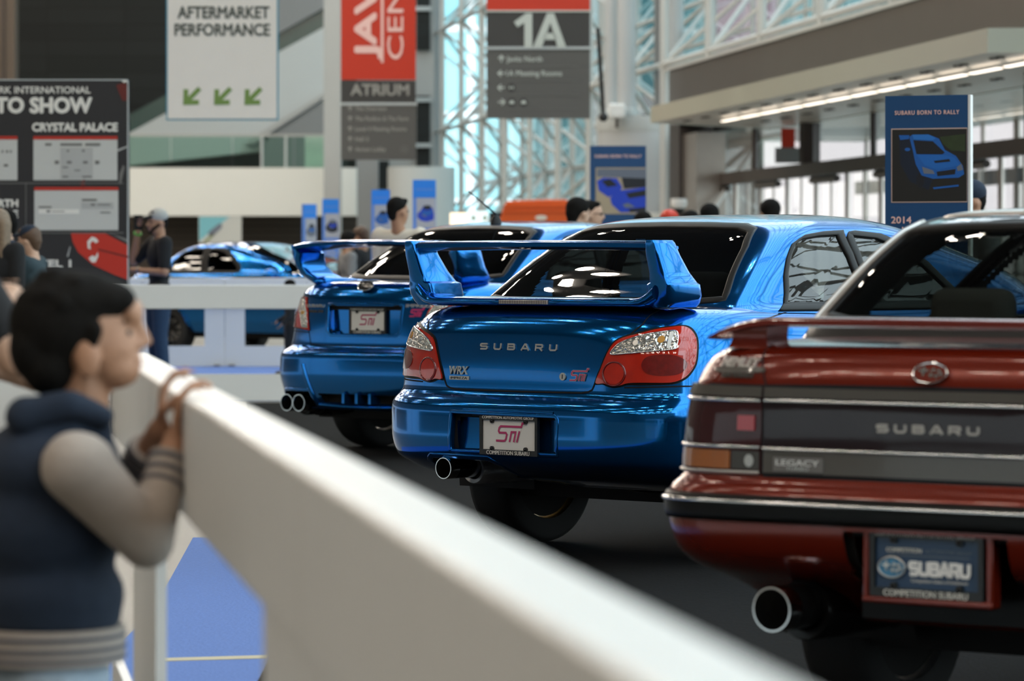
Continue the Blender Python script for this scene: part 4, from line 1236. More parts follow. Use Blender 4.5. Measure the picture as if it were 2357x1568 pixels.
# ================================================================ the farther blue sedan with the swept wing
SW_REAR2 = [(-1.05, 1.125), (-.98, 1.19), (-.89, 1.27), (-.815, 1.345), (-.80, 1.385), (-.86, 1.402), (-1.02, 1.410), (-1.25, 1.31), (-1.50, 1.18), (-1.62, 1.115)]
SW_FRONT2 = [(-1.08, 1.410), (-1.32, 1.395), (-1.50, 1.362), (-1.90, 1.26), (-2.25, 1.14), (-2.33, 1.115), (-1.68, 1.115), (-1.55, 1.18), (-1.30, 1.31)]
RG2 = [(-.66, 1.142), (-.62, 1.23), (-.565, 1.34), (-.52, 1.415), (-.42, 1.442), (-.2, 1.452), (0, 1.455), (.2, 1.452), (.42, 1.442), (.52, 1.415), (.565, 1.34), (.62, 1.23), (.66, 1.142), (.5, 1.128), (0, 1.124), (-.5, 1.128)]
car = Car('blue_sedan', 'blue rally sedan at left behind, with swept open rear wing and paired exhausts', (-.995, 24.31), 41,
          WIDE_BODY, WIDE_WARP, WIDE_CABIN, None, 4.58, 'blue_paint', [(1.0, .77), (1.0, -.77), (3.62, .77), (3.62, -.77)], .325, .235,
          [SW_REAR2, SW_FRONT2], RG2, (2.3, 1.10, 1.42, .68, .52), (.676, .98), glass='dark_glass', rimmat='rim_silver',
          holes=[[(.325, .958), (.318, .79), (.285, .762), (-.285, .762), (-.318, .79), (-.325, .958)], [(.775, .30), (.76, .37), (.70, .402), (.43, .402), (.405, .37), (.412, .30)], [(-.775, .30), (-.76, .37), (-.70, .402), (-.43, .402), (-.405, .37), (-.412, .30)],
                 [(.352, .391), (-.352, .391), (-.33, .335), (.33, .335)]])
R, B, C = car.r, car.B, car.C
car.trim([SW_REAR2, SW_FRONT2], RG2, .024)
car.gap([(.47, .70), (.50, .79), (.535, .918), (.575, 1.003), (.60, 1.05), (.62, 1.09)])
car.gap([(.47, .70), (.3, .694), (0, .692)])
car.gap([(.50, .775), (.80, .785), (1.0, .79)], .006)
TL2 = [(.483, .785), (.517, .918), (.566, 1.003), (.64, 1.008), (.73, 1.000), (.80, .985), (.845, .955), (.835, .90), (.80, .83), (.75, .800), (.64, .796), (.565, .793)]
for sg in (1, -1):
    f = (lambda p: p) if sg > 0 else mirror_s
    t = decal('tail_light', B, f(TL2), 'trim_black', R, .003, .012, .03)
    decal('red_lens', B, f(shrink(TL2, .008)), 'red_lens', t, .010, .010, .03)
    decal('clear_lens', B, f([(.500, .803), (.528, .905), (.585, .992), (.660, .995), (.650, .93), (.600, .86), (.570, .806)]), 'clear_lens', t, .0135, .006, .03)
    decal('rose_lens', B, f([(.575, .805), (.606, .86), (.640, .900), (.80, .905), (.80, .862), (.70, .855), (.655, .842), (.618, .804)]), 'pink_lens', t, .0135, .006, .03)
    decal('bulb', B, f(oval(.575, .90, .022, .012, 12)), 'bulb', t, .0155, .004, .05)
# trunk plate recess
MB().prism([(.33, .962), (.32, .762), (-.32, .762), (-.33, .962)], .135, .145, 'x').build('plate_recess', 'blue_paint', R)
rim = [(.325, .958), (.318, .79), (.285, .762), (-.285, .762), (-.318, .79), (-.325, .958)]
pt = B.point([p[0] for p in rim], [p[1] for p in rim]); m = MB()
for i in range(len(rim)):
    a, b = pt[i], pt[(i+1) % len(rim)]; m.add([a, b, (.138, b[1]*.96, .862+(b[2]-.862)*.97), (.138, a[1]*.96, .862+(a[2]-.862)*.97)], [[0, 1, 2, 3]])
m.build('recess_wall', 'blue_paint', R, True); ribbon('recess_edge', B, rim, .018, 'blue_paint', R, .003, True)
plate(R, (.124, .0, .856), 'sti')
MB().box((.09, -.30, .945), (.12, .30, .957)).build('trunk_handle', 'trim_black', R, bevel=.004)
p = B.point([.012], [1.064])[0]; oval_emblem('oval_badge', R, (p[0]-.018, p[1], p[2]+.012), (-.55, 0, -math.pi/2), .066, .036, 'trim_black', 'chrome')
word_on_skin('SUBARU', B, .018, .19, .3, .18, .545, .937, 'satin', R)
v, fc = text_layout('WRX STI', .016, .14, 'l', .02, 1, .2); skin_marks('lettering', B, v, fc, .505, .903, 'warm_grey', R, .006, .005)
v, fc = text_layout('IMPREZA', .019, .20, 'l', .02); skin_marks('lettering', B, v, fc, -.355, .944, 'satin', R, .006, .005)
v, fc = strokes(STI_LINES, .2); skin_marks('badge', B, np.array(v)*[.055, .055, 1], fc, -.39, .885, 'sti_pink', R, .006, .005)
# diffuser
MB().prism([(.36, .395), (-.36, .395), (-.34, .33), (.34, .33)], .10, .11, 'x').build('diffuser', 'pipe_in', R)
m = MB()
for y in (.115, .0, -.115): m.box((.012, y-.010, .33), (.10, y+.010, .395))
m.build('diffuser_fin', 'blue_paint', R)
for sg in (1, -1):
    ribbon('bumper_crease', B, [(sg*.47, .57), (sg*.445, .50), (sg*.425, .43), (sg*.408, .36), (sg*.40, .31)], .030, 'blue_paint', R, .012)
    ribbon('exhaust_surround', B, [(sg*.775, .31), (sg*.765, .37), (sg*.70, .408), (sg*.43, .408), (sg*.41, .37), (sg*.412, .31)], .020, 'blue_paint', R, .008)
    for y in (.648, .540): exhaust(R, .045, sg*y, .322, .056, .28)
    m = MB(); m.ball((.42, sg*.50, .30), (.18, .20, .065), 18, 10); m.build('muffler', 'pipe_dark', R, True)
ribbon('lower_lip', B, [(.40, .312), (.2, .303), (0, .300), (-.2, .303), (-.40, .312)], .022, 'blue_paint', R, .010)
m = MB(); m.tube([(1.0, -.62, .30), (.95, -.3, .27), (1.0, 0, .28), (.95, .3, .27), (1.0, .62, .30)], .035, 10); m.ball((1.0, 0, .33), (.16, .13, .12), 14, 10); m.build('rear_axle', 'underbody', R, True)
# swept wing: one blade whose ends turn down into broad legs
wg = bpy.data.objects.new('rear_wing', None); COL.objects.link(wg); wg.parent = R; wg.empty_display_size = .1
rings = []
for y in np.linspace(-.70, .70, 41):
    u = abs(y)/.70; z = 1.352-.030*u**2.2; th = .030+.004*u+.012*math.exp(-((u-.80)/.15)**2)
    rings.append([(x, y, zz) for x, zz in airfoil(.135+.02*u**2, .37+.01*u, z, th, 10, .012)])
MB().loft(rings).build('wing_blade', 'blue_paint', wg, True, sharp=.8)
for sg in (1, -1):
    rr = []
    for (x0, x1, z, w, yc) in ((.150, .385, 1.335, .012, .705), (.155, .395, 1.315, .024, .700), (.160, .405, 1.285, .050, .682), (.172, .425, 1.245, .036, .688), (.19, .45, 1.20, .030, .688), (.215, .49, 1.155, .042, .672), (.25, .53, 1.125, .060, .640), (.27, .545, 1.10, .062, .605), (.28, .54, 1.085, .055, .59)):
        q = []
        for i in range(22):
            a = 2*math.pi*i/22; c, s = math.cos(a), math.sin(a)
            q.append(((x0+x1)/2+(x1-x0)/2*np.sign(c)*abs(c)**.45, sg*yc+w*np.sign(s)*abs(s)**.45, z))
        rr.append(q)
    MB().loft(rr).build('wing_leg', 'blue_paint', wg, True, sharp=.8)
    rr = []
    for t in np.linspace(0, 1, 12):
        x = .22+.46*t; e = math.sqrt(max(0, min(1, t*5)))*(1-t)**.7; w = .058*e+.004; h = .034*e+.003
        rr.append([(x, sg*(.58-.03*t)+w*math.cos(a), 1.105+h*math.sin(a)) for a in np.linspace(0, 2*math.pi, 15)[:-1]])
    MB().loft(rr).build('wing_foot', 'blue_paint', wg, True, sharp=.9)
# roof aerial
p = C.point([0.], [1.476])[0]
MB().loft([[(p[0]+.05+a*math.cos(t)+.03*h, .03*math.sin(t)*a/.05, 1.47+h) for t in np.linspace(0, 2*math.pi, 13)[:-1]] for a, h in ((.05, 0), (.045, .03), (.03, .055), (.012, .068))]).build('aerial_base', 'trim_black', R, True)
MB().bar((p[0]+.075, 0, 1.53), (p[0]-.22, 0, 1.69), .0065, 8, .004).build('aerial', 'trim_black', R, True)
for y in (-.03,): MB().bar((C.point([0.], [1.13])[0][0], 0, 1.13), (C.point([0.], [1.13])[0][0], 0, 1.131), .001).build('wiper_stub', 'trim_black', R)
mirrors_handles(car, 2.95, 1.07, (1.46, 2.40), .97, .82)
front_end(car, 4.58, .74, 'blue_paint')
# ================================================================ the near red sedan
SW_REAR3 = [(-.98, 1.07), (-.93, 1.16), (-.90, 1.26), (-.92, 1.325), (-1.0, 1.345), (-1.35, 1.35), (-1.38, 1.25), (-1.42, 1.07)]
SW_FRONT3 = [(-1.42, 1.35), (-1.75, 1.34), (-2.0, 1.28), (-2.35, 1.12), (-2.42, 1.07), (-1.48, 1.07), (-1.44, 1.25)]
RG3 = [(-.735, 1.085), (-.70, 1.18), (-.665, 1.28), (-.635, 1.345), (-.60, 1.366), (-.4, 1.374), (0, 1.378), (.4, 1.374), (.60, 1.366), (.635, 1.345), (.665, 1.28), (.70, 1.18), (.735, 1.085), (.6, 1.068), (0, 1.064), (-.6, 1.068)]
car = Car('red_sedan', 'dark red boxy sedan nearest at right with smoked full-width tail panel', (1.001, 9.35), 37,
          BOXY_BODY, BOXY_WARP, BOXY_CABIN, None, 4.51, 'red_paint', [(.98, .71), (.98, -.71), (3.5, .71), (3.5, -.71)], .305, .20,
          [SW_REAR3, SW_FRONT3], RG3, (2.3, 1.06, 1.36, .68, .54), (.694, .90), rimmat='rim_silver', cloth='beige_cloth',
          holes=[[(.225, .590), (.240, .40), (-.240, .40), (-.225, .590)]], bfloor=.75)
R, B, C = car.r, car.B, car.C
car.trim([SW_REAR3, SW_FRONT3], RG3, .045, rw=.075)
for sg in (1, -1):
    ribbon('pillar_cover', C, [(sg*.83, 1.08), (sg*.80, 1.18), (sg*.765, 1.28), (sg*.735, 1.35)], .16, 'trim_black', R, .005)
    ribbon('pillar_bead', C, [(sg*.765, 1.09), (sg*.735, 1.19), (sg*.695, 1.29), (sg*.665, 1.355)], .010, 'satin', R, .012)
ribbon('roof_bead', C, [(.64, 1.376), (.4, 1.384), (0, 1.388), (-.4, 1.384), (-.64, 1.376)], .010, 'satin', R, .006)
# the tail panel: lamps at the ends, smoked panel across the lid, in bands
E = 1.08
def band(name, z0, z1, s0, s1, mat, off=.004, parent=R, res=.04): return decal(name, B, [(s0, z0), (s1, z0), (s1, z1), (s0, z1)], mat, parent, off, .010, res)
cen = band('tail_panel', .716, .934, -.494, .494, 'smoked', .003)
band('grey_band', .908, .933, -.493, .493, 'warm_grey', .010, cen)
band('lower_grey_band', .719, .775, -.493, .493, 'warm_grey', .006, cen)
ribbon('chrome_strip', B, [(.492, .901), (0, .901), (-.492, .901)], .011, 'chrome', cen, .011)
ribbon('chrome_strip', B, [(.492, .780), (0, .780), (-.492, .780)], .010, 'chrome', cen, .011)
word_on_skin('SUBARU', B, .021, .29, .55, .20, .158, .830, 'grey_letter', cen, .007)
bd = decal('badge', B, [(.459, .724), (.311, .724), (.311, .760), (.459, .760)], 'badge_grey', cen, .010, .005, .05)
v, fc = text_layout('LEGACY', .015, .128, 'l', .0); skin_marks('lettering', B, v, fc, .450, .740, 'white_ink', bd, .0115, .001)
v, fc = text_layout('TURBO', .009, .068, 'l', .0); skin_marks('lettering', B, v, fc, .420, .728, 'satin', bd, .0115, .001)
for sg in (1, -1):
    t = band('tail_light', .714, .934, sg*.501, sg*E, 'smoked_red', .005)
    band('grey_band', .908, .933, sg*.502, sg*E, 'warm_grey', .011, t)
    ribbon('chrome_strip', B, [(sg*.502, .900), (sg*.7, .899), (sg*E, .898)], .011, 'chrome', t, .012)
    ribbon('chrome_strip', B, [(sg*.502, .783), (sg*.7, .781), (sg*E, .780)], .010, 'chrome', t, .012)
    ribbon('lens_foot', B, [(sg*.502, .718), (sg*.7, .716), (sg*E, .715)], .010, 'satin', t, .012)
    band('amber_lens', .726, .772, sg*.598, sg*(E-.01), 'amber_lens', .008, t)
    band('clear_lens', .726, .772, sg*.505, sg*.592, 'grey_lens', .008, t)
    decal('bulb', B, oval(sg*.535, .748, .014, .016, 14), 'satin', t, .010, .003, .05)
    decal('reflector', B, [(sg*.520, .824), (sg*.574, .824), (sg*.573, .862), (sg*.520, .862)], 'red_reflector', t, .009, .004, .05)
    ribbon('lamp_gap', B, [(sg*.4975, .712), (sg*.4975, .936)], .010, 'gap', R, .002, flat=True)
car.gap([(.494, .936), (.3, .939), (0, .940)], .010)
car.gap([(.70, .937), (.494, .936)], .008)
car.gap([(.494, .714), (0, .714)], .012)
car.gap([(.494, .936), (.52, .99), (.545, 1.035)], .005)
p = B.point([.014], [.977])[0]; oval_emblem('oval_badge', R, (p[0]-.004, p[1], p[2]), (-.3, 0, -math.pi/2), .048, .026, 'red_paint', 'chrome')
v, fc = text_layout('HEMLEY', .022, .135, 'l', .03, 1, .1); skin_marks('badge', B, v, fc, .665, .982, 'satin', R, .006, .005)
decal('badge_bar', B, sm([(.690, .974), (.66, .981), (.53, .983), (.505, .976), (.53, .969), (.66, .967)]), 'warm_grey', R, .005, .004, .05)
v, fc = text_layout('SUN SUBARU', .011, .11, 'l', .02); skin_marks('badge', B, v, fc, .652, .956, 'warm_grey', R, .005, .004)
# bumper strip with bright line
ribbon('bumper_strip', B, [(1.2, .628), (.9, .629), (.5, .630), (0, .630), (-.5, .630), (-.9, .629), (-1.2, .628)], .066, 'trim_black', R, .012)
ribbon('chrome_strip', B, [(1.2, .645), (.9, .645), (.5, .645), (0, .645), (-.5, .645), (-.9, .645), (-1.2, .645)], .012, 'chrome', R, .018)
# pocket and plate
rim = [(.225, .590), (.240, .40), (-.240, .40), (-.225, .590)]
pt = B.point([p[0] for p in rim], [p[1] for p in rim]); m = MB()
MB().box((.14, -.26, .36), (.15, .26, .60)).build('plate_pocket', 'trim_black', R)
for i in range(4):
    a, b = pt[i], pt[(i+1) % 4]; m.add([a, b, (.14, b[1], b[2]), (.14, a[1], a[2])], [[0, 1, 2, 3]])
m.build('pocket_wall', 'red_paint', R)
m = MB(); m.box((.026, -.185, .600), (.06, .185, .612)).box((.016, .164, .424), (.06, .184, .60)).box((.016, -.184, .424), (.06, -.164, .60)).box((.012, -.184, .412), (.06, .184, .430))
m.build('plate_surround', 'red_paint', R, bevel=.006)
MB().box((.03, -.165, .425), (.05, .165, .602)).build('plate_bracket', 'trim_black', R)
plate(R, (.022, 0, .514), 'blue')
# lower valance, rolled under
exhaust(R, .0, .44, .380, .058, .24)
m = MB(); m.tube([(.95, -.60, .30), (.9, -.3, .27), (.95, 0, .28), (.9, .3, .27), (.95, .60, .30)], .035, 10); m.ball((.6, -.35, .36), (.28, .2, .09), 18, 10); m.build('rear_axle', 'underbody', R, True)
# rear wing: a low bow over the lid edge
wg = bpy.data.objects.new('rear_wing', None); COL.objects.link(wg); wg.parent = R; wg.empty_display_size = .1
rings = []
for y in np.linspace(-.735, .735, 51):
    u = abs(y)/.735; dr = .042*max(0, (u-.70)/.30)**1.8; th = .022*(1-.55*max(0, (u-.8)/.2)**2)
    rings.append([(x, y, zz) for x, zz in airfoil(.112+.04*u**4, .27+.02*u**3, 1.096-dr, th, 10, .0)])
MB().loft(rings).build('wing_blade', 'red_paint', wg, True, sharp=.8)
for sg in (1, -1):
    MB().loft([[(x, sg*yy, z) for x, yy in ((.15+k, .56-w), (.25+k, .56-w), (.25+k, .66+w), (.15+k, .66+w))] for z, w, k in ((1.03, .01, .0), (1.06, .0, .01), (1.085, .01, .0))]).build('wing_foot', 'red_paint', wg, True, sharp=.8)
mirrors_handles(car, 2.85, 1.03, (1.45, 2.35), .90, .82, 'red_paint')
front_end(car, 4.51, .66, 'red_paint')
# ================================================================ the sedan behind the far barriers
car = Car('blue_sedan', 'dark blue sedan parked side-on behind the rearmost white barriers', (-4.72, 50.9), 127,
          SEDAN_BODY, SEDAN_WARP, SEDAN_CABIN, None, 4.41, 'blue_paint', [(.98, .74), (.98, -.74), (3.52, .74), (3.52, -.74)], .315, .225,
          [SW_REAR, SW_FRONT], RG, (2.05, 1.03, 1.40, .69, .55), (.690, .95), glass='dark_glass', quick=True, rimmat='pipe_dark')
car.trim([SW_REAR, SW_FRONT], RG, .03)
for sg in (1, -1):
    decal('tail_light', car.B, [(sg*a, b) for a, b in TL][::sg], 'red_lens', car.r, .006, .010, .04)
mirrors_handles(car, 2.75, 1.03, (1.42, 2.30), .93)
front_end(car, 4.41, .70, 'blue_paint')
# ---------------------------------------------------------------- white barriers
def barrier(p, q, label, ends=(.1, .1), z0=.24, z1=.81, h=1.02, w=.095, group=None, cap=True):
    """one barrier unit between two plan points (its right hand face lies on the line)"""
    p, q = Vector((*p, 0)), Vector((*q, 0)); L = (q-p).length; rz = math.atan2(q.y-p.y, q.x-p.x)
    t = thing('barrier_unit', label, 'barrier', p, rz, group); g = .003
    MB().box((g, 0, z1), (L-g, w, h)).build('top_rail', 'white_lam', t, bevel=.008)
    if ends[0]: MB().box((g, w-.026, .006), (ends[0], w-.004, z1)).build('side_post', 'white_lam', t)
    if ends[1]: MB().box((L-ends[1], w-.026, .006), (L-g, w-.004, z1)).build('side_post', 'white_lam', t)
    MB().box((max(ends[0], g), w-.026, .006), (L-max(ends[1], g), w-.004, z0)).build('bottom_rail', 'white_lam', t)
    MB().box((.05, 0, .006), (.12, w, .03)).box((L-.12, 0, .006), (L-.05, w, .03)).build('foot_plate', 'steel', t)
    return t
dn = Vector((.1432, -.9897)); P0 = Vector((-.944, 9.95))
def run(Y): k = (P0.y-Y)/.9897; return tuple(P0+dn*k)
cuts = [9.95, 8.28, 6.56, 4.50, 2.40, .30]
labs = ['white barrier unit at the far corner of the near run, beyond the boy', 'white barrier unit just beyond the boy leaning on the near run',
        'white barrier unit the boy holds, with the opening over blue carpet', 'white barrier unit filling the foreground below the red sedan', 'white barrier unit nearest the viewer at the bottom edge']
for i in range(5):
    a, b = run(cuts[i]), run(cuts[i+1])
    # the unit's width lies on the visitors' side, so it is drawn from near to far
    barrier(b, a, labs[i], ends=((.5, 0), (0, .5), (.57, 0), (0, .5), (.5, 0))[i])
c0 = run(9.95); sd = Vector((-.9897, -.1432))
e0 = Vector(c0)+sd*.10; e1 = e0+sd*1.9
barrier(tuple(e0), tuple(e1), 'white barrier unit turning left behind the boy', ends=(.055, .055))
for i in range(2):
    x1 = -1.62-2.1*i
    barrier((x1-2.1, 33.5), (x1, 33.5), ['long white barrier unit left of the farther blue sedan, with wide opening', 'long white barrier unit hidden behind the black directory wall'][i], ends=(.14, .14))
X0 = -3.297
for k in range(-4, 4):
    barrier((X0+.94*k, 44.0), (X0+.94*(k+1), 44.0), 'white barrier unit with a square window in the rearmost row', ends=(.23, .23), z1=.70, group='square window barrier units of the rearmost row')
for k in range(5):
    barrier((-4.6+.0*k, 31.8-3.6*k), (-4.6, 31.8-3.6*(k+1)+.02), 'white barrier unit along the left side of the show floor', ends=(.5, .5), group='barrier units along the left side')

# ---------------------------------------------------------------- hanging banners and signs
M['red_board'] = material('orange red board', S(205, 52, 22), .45)
M['cream_board'] = material('cream banner cloth', S(226, 219, 205), .7, noise=.03, scale=5)
M['teal_edge'] = material('teal edge', S(70, 140, 160), .5)
M['dark_board'] = material('dark grey board', S(62, 60, 57), .5)
M['grey_board'] = material('grey board', S(92, 90, 86), .5)
M['pale_ink'] = material('pale lettering', S(200, 205, 196), .5)
M['grey_soft'] = material('soft grey lettering', S(160, 158, 150), .5)
M['green_ink'] = material('green arrow', S(112, 140, 66), .5)
M['slate_ink'] = material('slate lettering', S(70, 76, 66), .5)
M['rose_ink'] = material('pinkish white lettering', S(250, 205, 195), .5)
M['line_ink'] = material('thin line', S(112, 110, 106), .5)
M['cable'] = material('steel cable', (.2, .2, .2), .4, metal=.8)

def hung(name, label, cat, x0, y1, x1, Y, top_z, rz=0.):
    """a board hung at a distance: returns its root, width, and a pixel reader (pixels -> local x, z)"""
    a, b = at(x0, y1, Y), at(x1, y1, Y); cx = (a.x+b.x)/2
    t = thing(name, label, cat, (cx, Y, a.z), rz)
    w = b.x-a.x; k = Y/FPX
    loc = lambda px, py: ((px-(x0+x1)/2)*k, (y1-py)*k)
    return t, w, loc, k

def arrow(parent, cx, cz, s, ang, mat, off, w=.16):
    """an arrow sign: shaft and two barbs, pointing along ang"""
    c, q = math.cos(ang), math.sin(ang)
    L = [[(-.5, 0), (.46, 0)], [(.02, .46), (.5, 0), (.02, -.46)]]
    v, f = strokes([[(x*c-z*q, x*q+z*c) for x, z in l] for l in L], w)
    return flat_mesh('arrow', v, f, mat, parent, off, cx, cz, s)

t, w, lc, k = hung('hanging_banner', 'cream hanging banner with teal edge and three green arrows', 'banner', 383, 277, 641, 46, 6)
H = 3.0
MB().box((-w/2, -.02, 0), (w/2, .02, H)).build('edge', 'teal_edge', t)
flat_rect('cloth', -w/2+.018, .018, w/2-.018, H-.018, 'cream_board', t, .021, .004)
for s_, y0, x0, x1 in (('AFTERMARKET', 42, 410, 620), ('PERFORMANCE', 82, 403, 621)):
    x, z = lc(x0, y0); flat_text(s_, x, z, 28*k, 'slate_ink', t, .028, (x1-x0)*k, 'l', .028)
for px in (444, 515, 585):
    x, z = lc(px, 220); arrow(t, x, z, 46*k, math.radians(225), 'green_ink', .028, .24)
for sx in (-1, 1): MB().bar((sx*w*.4, 0, H), (sx*w*.4, 0, 9), .008, 6).build('cable', 'cable', t)

t, w, lc, k = hung('directory_banner', 'red hanging directory banner with sideways lettering over grey list', 'banner', 785, 368, 957, 58, 6)
H = 4.6
MB().box((-w/2, -.03, 0), (w/2, .03, 1.0)).build('list_board', 'grey_board', t)
z1 = lc(0, 238)[1]; z2 = lc(0, 181)[1]
flat_rect('list_panel', -w/2, 0, w/2, z1-.02, 'grey_board', t, .031, .003)
MB().box((-w/2, -.035, z1), (w/2, .03, z2-.03)).build('title_board', 'dark_board', t)
MB().box((-w/2, -.045, z1-.03), (w/2+.02, .03, z1+.01)).build('bar', 'light_grey', t)
MB().box((-w/2, -.04, z2-.02), (w/2, .03, H)).build('red_panel', 'red_board', t)
x, z = lc(808, 219); flat_text('ATRIUM', x, z, 26*k, 'grey_soft', t, .042, 133*k, 'l', .03)
x, z = lc(864, 134); flat_text('JAVITS', x, z, 48*k, 'rose_ink', t, .046, 300*k, 'l', .05, 1, 'lettering', math.pi/2)
x, z = lc(928, 137); flat_text('CENTER', x, z, 38*k, 'rose_ink', t, .046, 318*k, 'l', .006, 1, 'lettering', math.pi/2)
x, z = lc(877, 145); flat_rect('rule', x, z, x+6*k, H-.1, 'rose_ink', t, .044, .002)
for i, s_ in enumerate(('The Overview', 'The Pavilion & The Farm', 'Level 4 Meeting Rooms', 'Hall 3', 'Atrium Lobby')):
    x, z = lc(818, 254.5+23.5*i); flat_text(s_, x, z, 10*k, 'grey_soft', t, .036, (72, 122, 118, 30, 70)[i]*k, 'l', .015)
    x, z = lc(806, 250+23.5*i); arrow(t, x, z, 11*k, math.pi/2, 'grey_soft', .036, .22)
x, z = lc(931, 344); v, f = strokes([oval(0, 0, 1, 1, 18)+[(1, 0)]], .18); flat_mesh('round_mark', v, f, 'line_ink', t, .036, x, z, 9*k)
flat_poly('mark_roof', [(x-5*k, z-3*k), (x+5*k, z-3*k), (x, z+5*k)], 'line_ink', t, .036)
for sx in (-1, 1): MB().bar((sx*w*.4, 0, H), (sx*w*.4, 0, 10), .01, 6).build('cable', 'cable', t)

t, w, lc, k = hung('directory_banner', 'grey hanging directory banner headed by large pale hall number', 'banner', 1120, 273, 1358, 54, 6)
H = 3.4
z1 = lc(0, 112)[1]; z2 = lc(0, 26)[1]
MB().box((-w/2, -.03, 0), (w/2, .03, z1)).build('list_board', 'grey_board', t)
MB().box((-w/2, -.035, z1+.02), (w/2, .03, z2-.01)).build('title_board', 'dark_board', t)
MB().box((-w/2-.02, -.05, z1-.012), (w/2+.02, .03, z1+.025)).build('bar', 'light_grey', t)
MB().box((-w/2, -.05, z2-.012), (w/2, .03, z2+.012)).build('bar', 'pale_ink', t)
MB().box((-w/2, -.04, z2+.012), (w/2, .03, H)).build('red_panel', 'red_board', t)
x, z = lc(1183, 109); 
one = [(0, 58), (28, 78), (42, 78), (42, 0), (24, 0), (24, 56), (8, 46)]; a1 = [(44, 0), (76, 78), (92, 78), (120, 0), (100, 0), (94, 18), (70, 18), (64, 0)]
flat_poly('lettering', [(x+p*k, z+q_*k) for p, q_ in one], 'pale_ink', t, .05, .006)
for pl in ([(44, 0), (76, 78), (84, 78), (84, 56), (64, 0)], [(84, 78), (92, 78), (120, 0), (100, 0), (84, 56)], [(68, 17), (98, 17), (93, 32), (74, 32)]):
    flat_poly('letter_stroke', [(x+p*k, z+q_*k) for p, q_ in pl], 'pale_ink', t, .05, .006)
for i, (s_, ww, a) in enumerate((('Javits North', 82, 90), ('1A Meeting Rooms', 127, 180), ('', 0, 180), ('', 0, 0))):
    zz = 136+33*i; x, z = lc(1154, zz); arrow(t, x, z, 15*k, math.radians(a), 'pale_ink', .036, .2)
    if s_: x, z = lc(1166, zz+6); flat_text(s_, x, z, 13*k, 'pale_ink', t, .036, ww*k, 'l', .012)
    x, z = lc(1166, zz+17); flat_rect('rule', x, z, lc(1332, 0)[0], z+1.6*k, 'line_ink', t, .034, .002)
for px, zz, kind in ((1177, 202, 0), (1178, 236, 1), (1205, 236, 1)):
    x, z = lc(px, zz); flat_poly('icon_disc', oval(x, z, 10*k, 10*k, 20), 'dark_board', t, .033)
    if kind: flat_poly('icon', [(x-6*k, z-3*k), (x+6*k, z-3*k), (x+4*k, z+4*k), (x-4*k, z+4*k)], 'pale_ink', t, .037)
    else: flat_poly('icon', [(x-5*k, z-4*k), (x-5*k, z+4*k), (x, z), (x+5*k, z+4*k), (x+5*k, z-4*k), (x, z)], 'pale_ink', t, .037)
for sx in (-1, 1): MB().bar((sx*w*.4, 0, H), (sx*w*.4, 0, 9), .01, 6).build('cable', 'cable', t)

# ---------------------------------------------------------------- black directory wall at left
M['sign_black'] = material('black show board', S(34, 34, 36), .45, noise=.1, scale=3)
M['sign_paper'] = material('white map sheet', S(196, 195, 188), .6)
M['sign_red'] = material('red print', S(190, 42, 22), .5)
M['sign_dark_red'] = material('dark red print', S(96, 24, 16), .5)
M['faint_ink'] = material('faint map lines', S(176, 175, 170), .6)
t, w, lc, k = hung('directory_wall', 'black show directory wall with white hall maps and red car picture', 'sign', -420, 940, 297, 35.5, 3)
top = lc(0, 183)[1]; t.location.z = 0; dz = at(0, 940, 35.5).z
lc_ = lc; lc = lambda x, y: (lc_(x, y)[0], lc_(x, y)[1]+dz)
MB().box((-w/2, -.03, 0), (w/2, .06, top+dz)).build('board', 'sign_black', t)
MB().box((w/2-.012, -.034, 0), (w/2, .062, top+dz)).build('edge_strip', 'light_grey', t)
MB().box((-w/2, -.034, top+dz-.01), (w/2, .062, top+dz)).build('edge_strip', 'light_grey', t)
def rt(s_, xr, yb, h, ww, mat='pale_ink', bold=.03, sp=1.): x, z = lc(xr, yb); flat_text(s_, x, z, h*k, mat, t, .036, ww*k if ww else None, 'r', bold, sp)
M['cream_ink'] = material('cream lettering', S(226, 222, 212), .5)
rt('NEW YORK INTERNATIONAL', 209, 215, 16, 300, 'cream_ink', .02); rt('AUTO SHOW', 211, 259, 35, 284, 'cream_ink', .05); rt('CRYSTAL PALACE', 271, 302, 19, 195, 'cream_ink', .05)
rt('NORTH', 42, 476, 17, 84, 'cream_ink', .05); rt('CONCOURSE', 42, 501, 17, 150, 'cream_ink', .05); rt('LEVEL 1', 164, 615, 17, 104, 'cream_ink', .05)
def rc(x0, y0, x1, y1, mat, off=.032, name='map_sheet'): a = lc(x0, y1); b = lc(x1, y0); return flat_rect(name, a[0], a[1], b[0], b[1], mat, t, off, .003)
for (x0, y0, x1, y1) in ((78, 321, 271, 415), (-160, 321, 41, 415), (80, 438, 273, 530)):
    rc(x0, y0, x1, y1, 'sign_paper'); rc(x0, y0-7, x1, y0+1, 'sign_red', .032, 'map_heading')
for (x0, y0, x1, y1) in ((105, 330, 120, 336), (140, 330, 190, 336), (197, 330, 232, 336), (155, 345, 160, 350), (190, 345, 196, 350), (127, 370, 137, 378), (155, 371, 166, 377), (192, 371, 203, 377), (220, 370, 230, 378), (145, 384, 158, 387), (172, 391, 186, 394), (145, 405, 158, 409), (190, 405, 212, 409), (5, 346, 9, 352), (15, 346, 20, 352), (24, 346, 28, 352), (10, 378, 20, 384),
                         (90, 475, 120, 479), (190, 458, 224, 463), (108, 484, 117, 489), (120, 486, 150, 488), (210, 469, 220, 474), (225, 470, 255, 473), (232, 488, 255, 491)):
    rc(x0, y0, x1, y1, 'line_ink', .0355, 'map_mark')
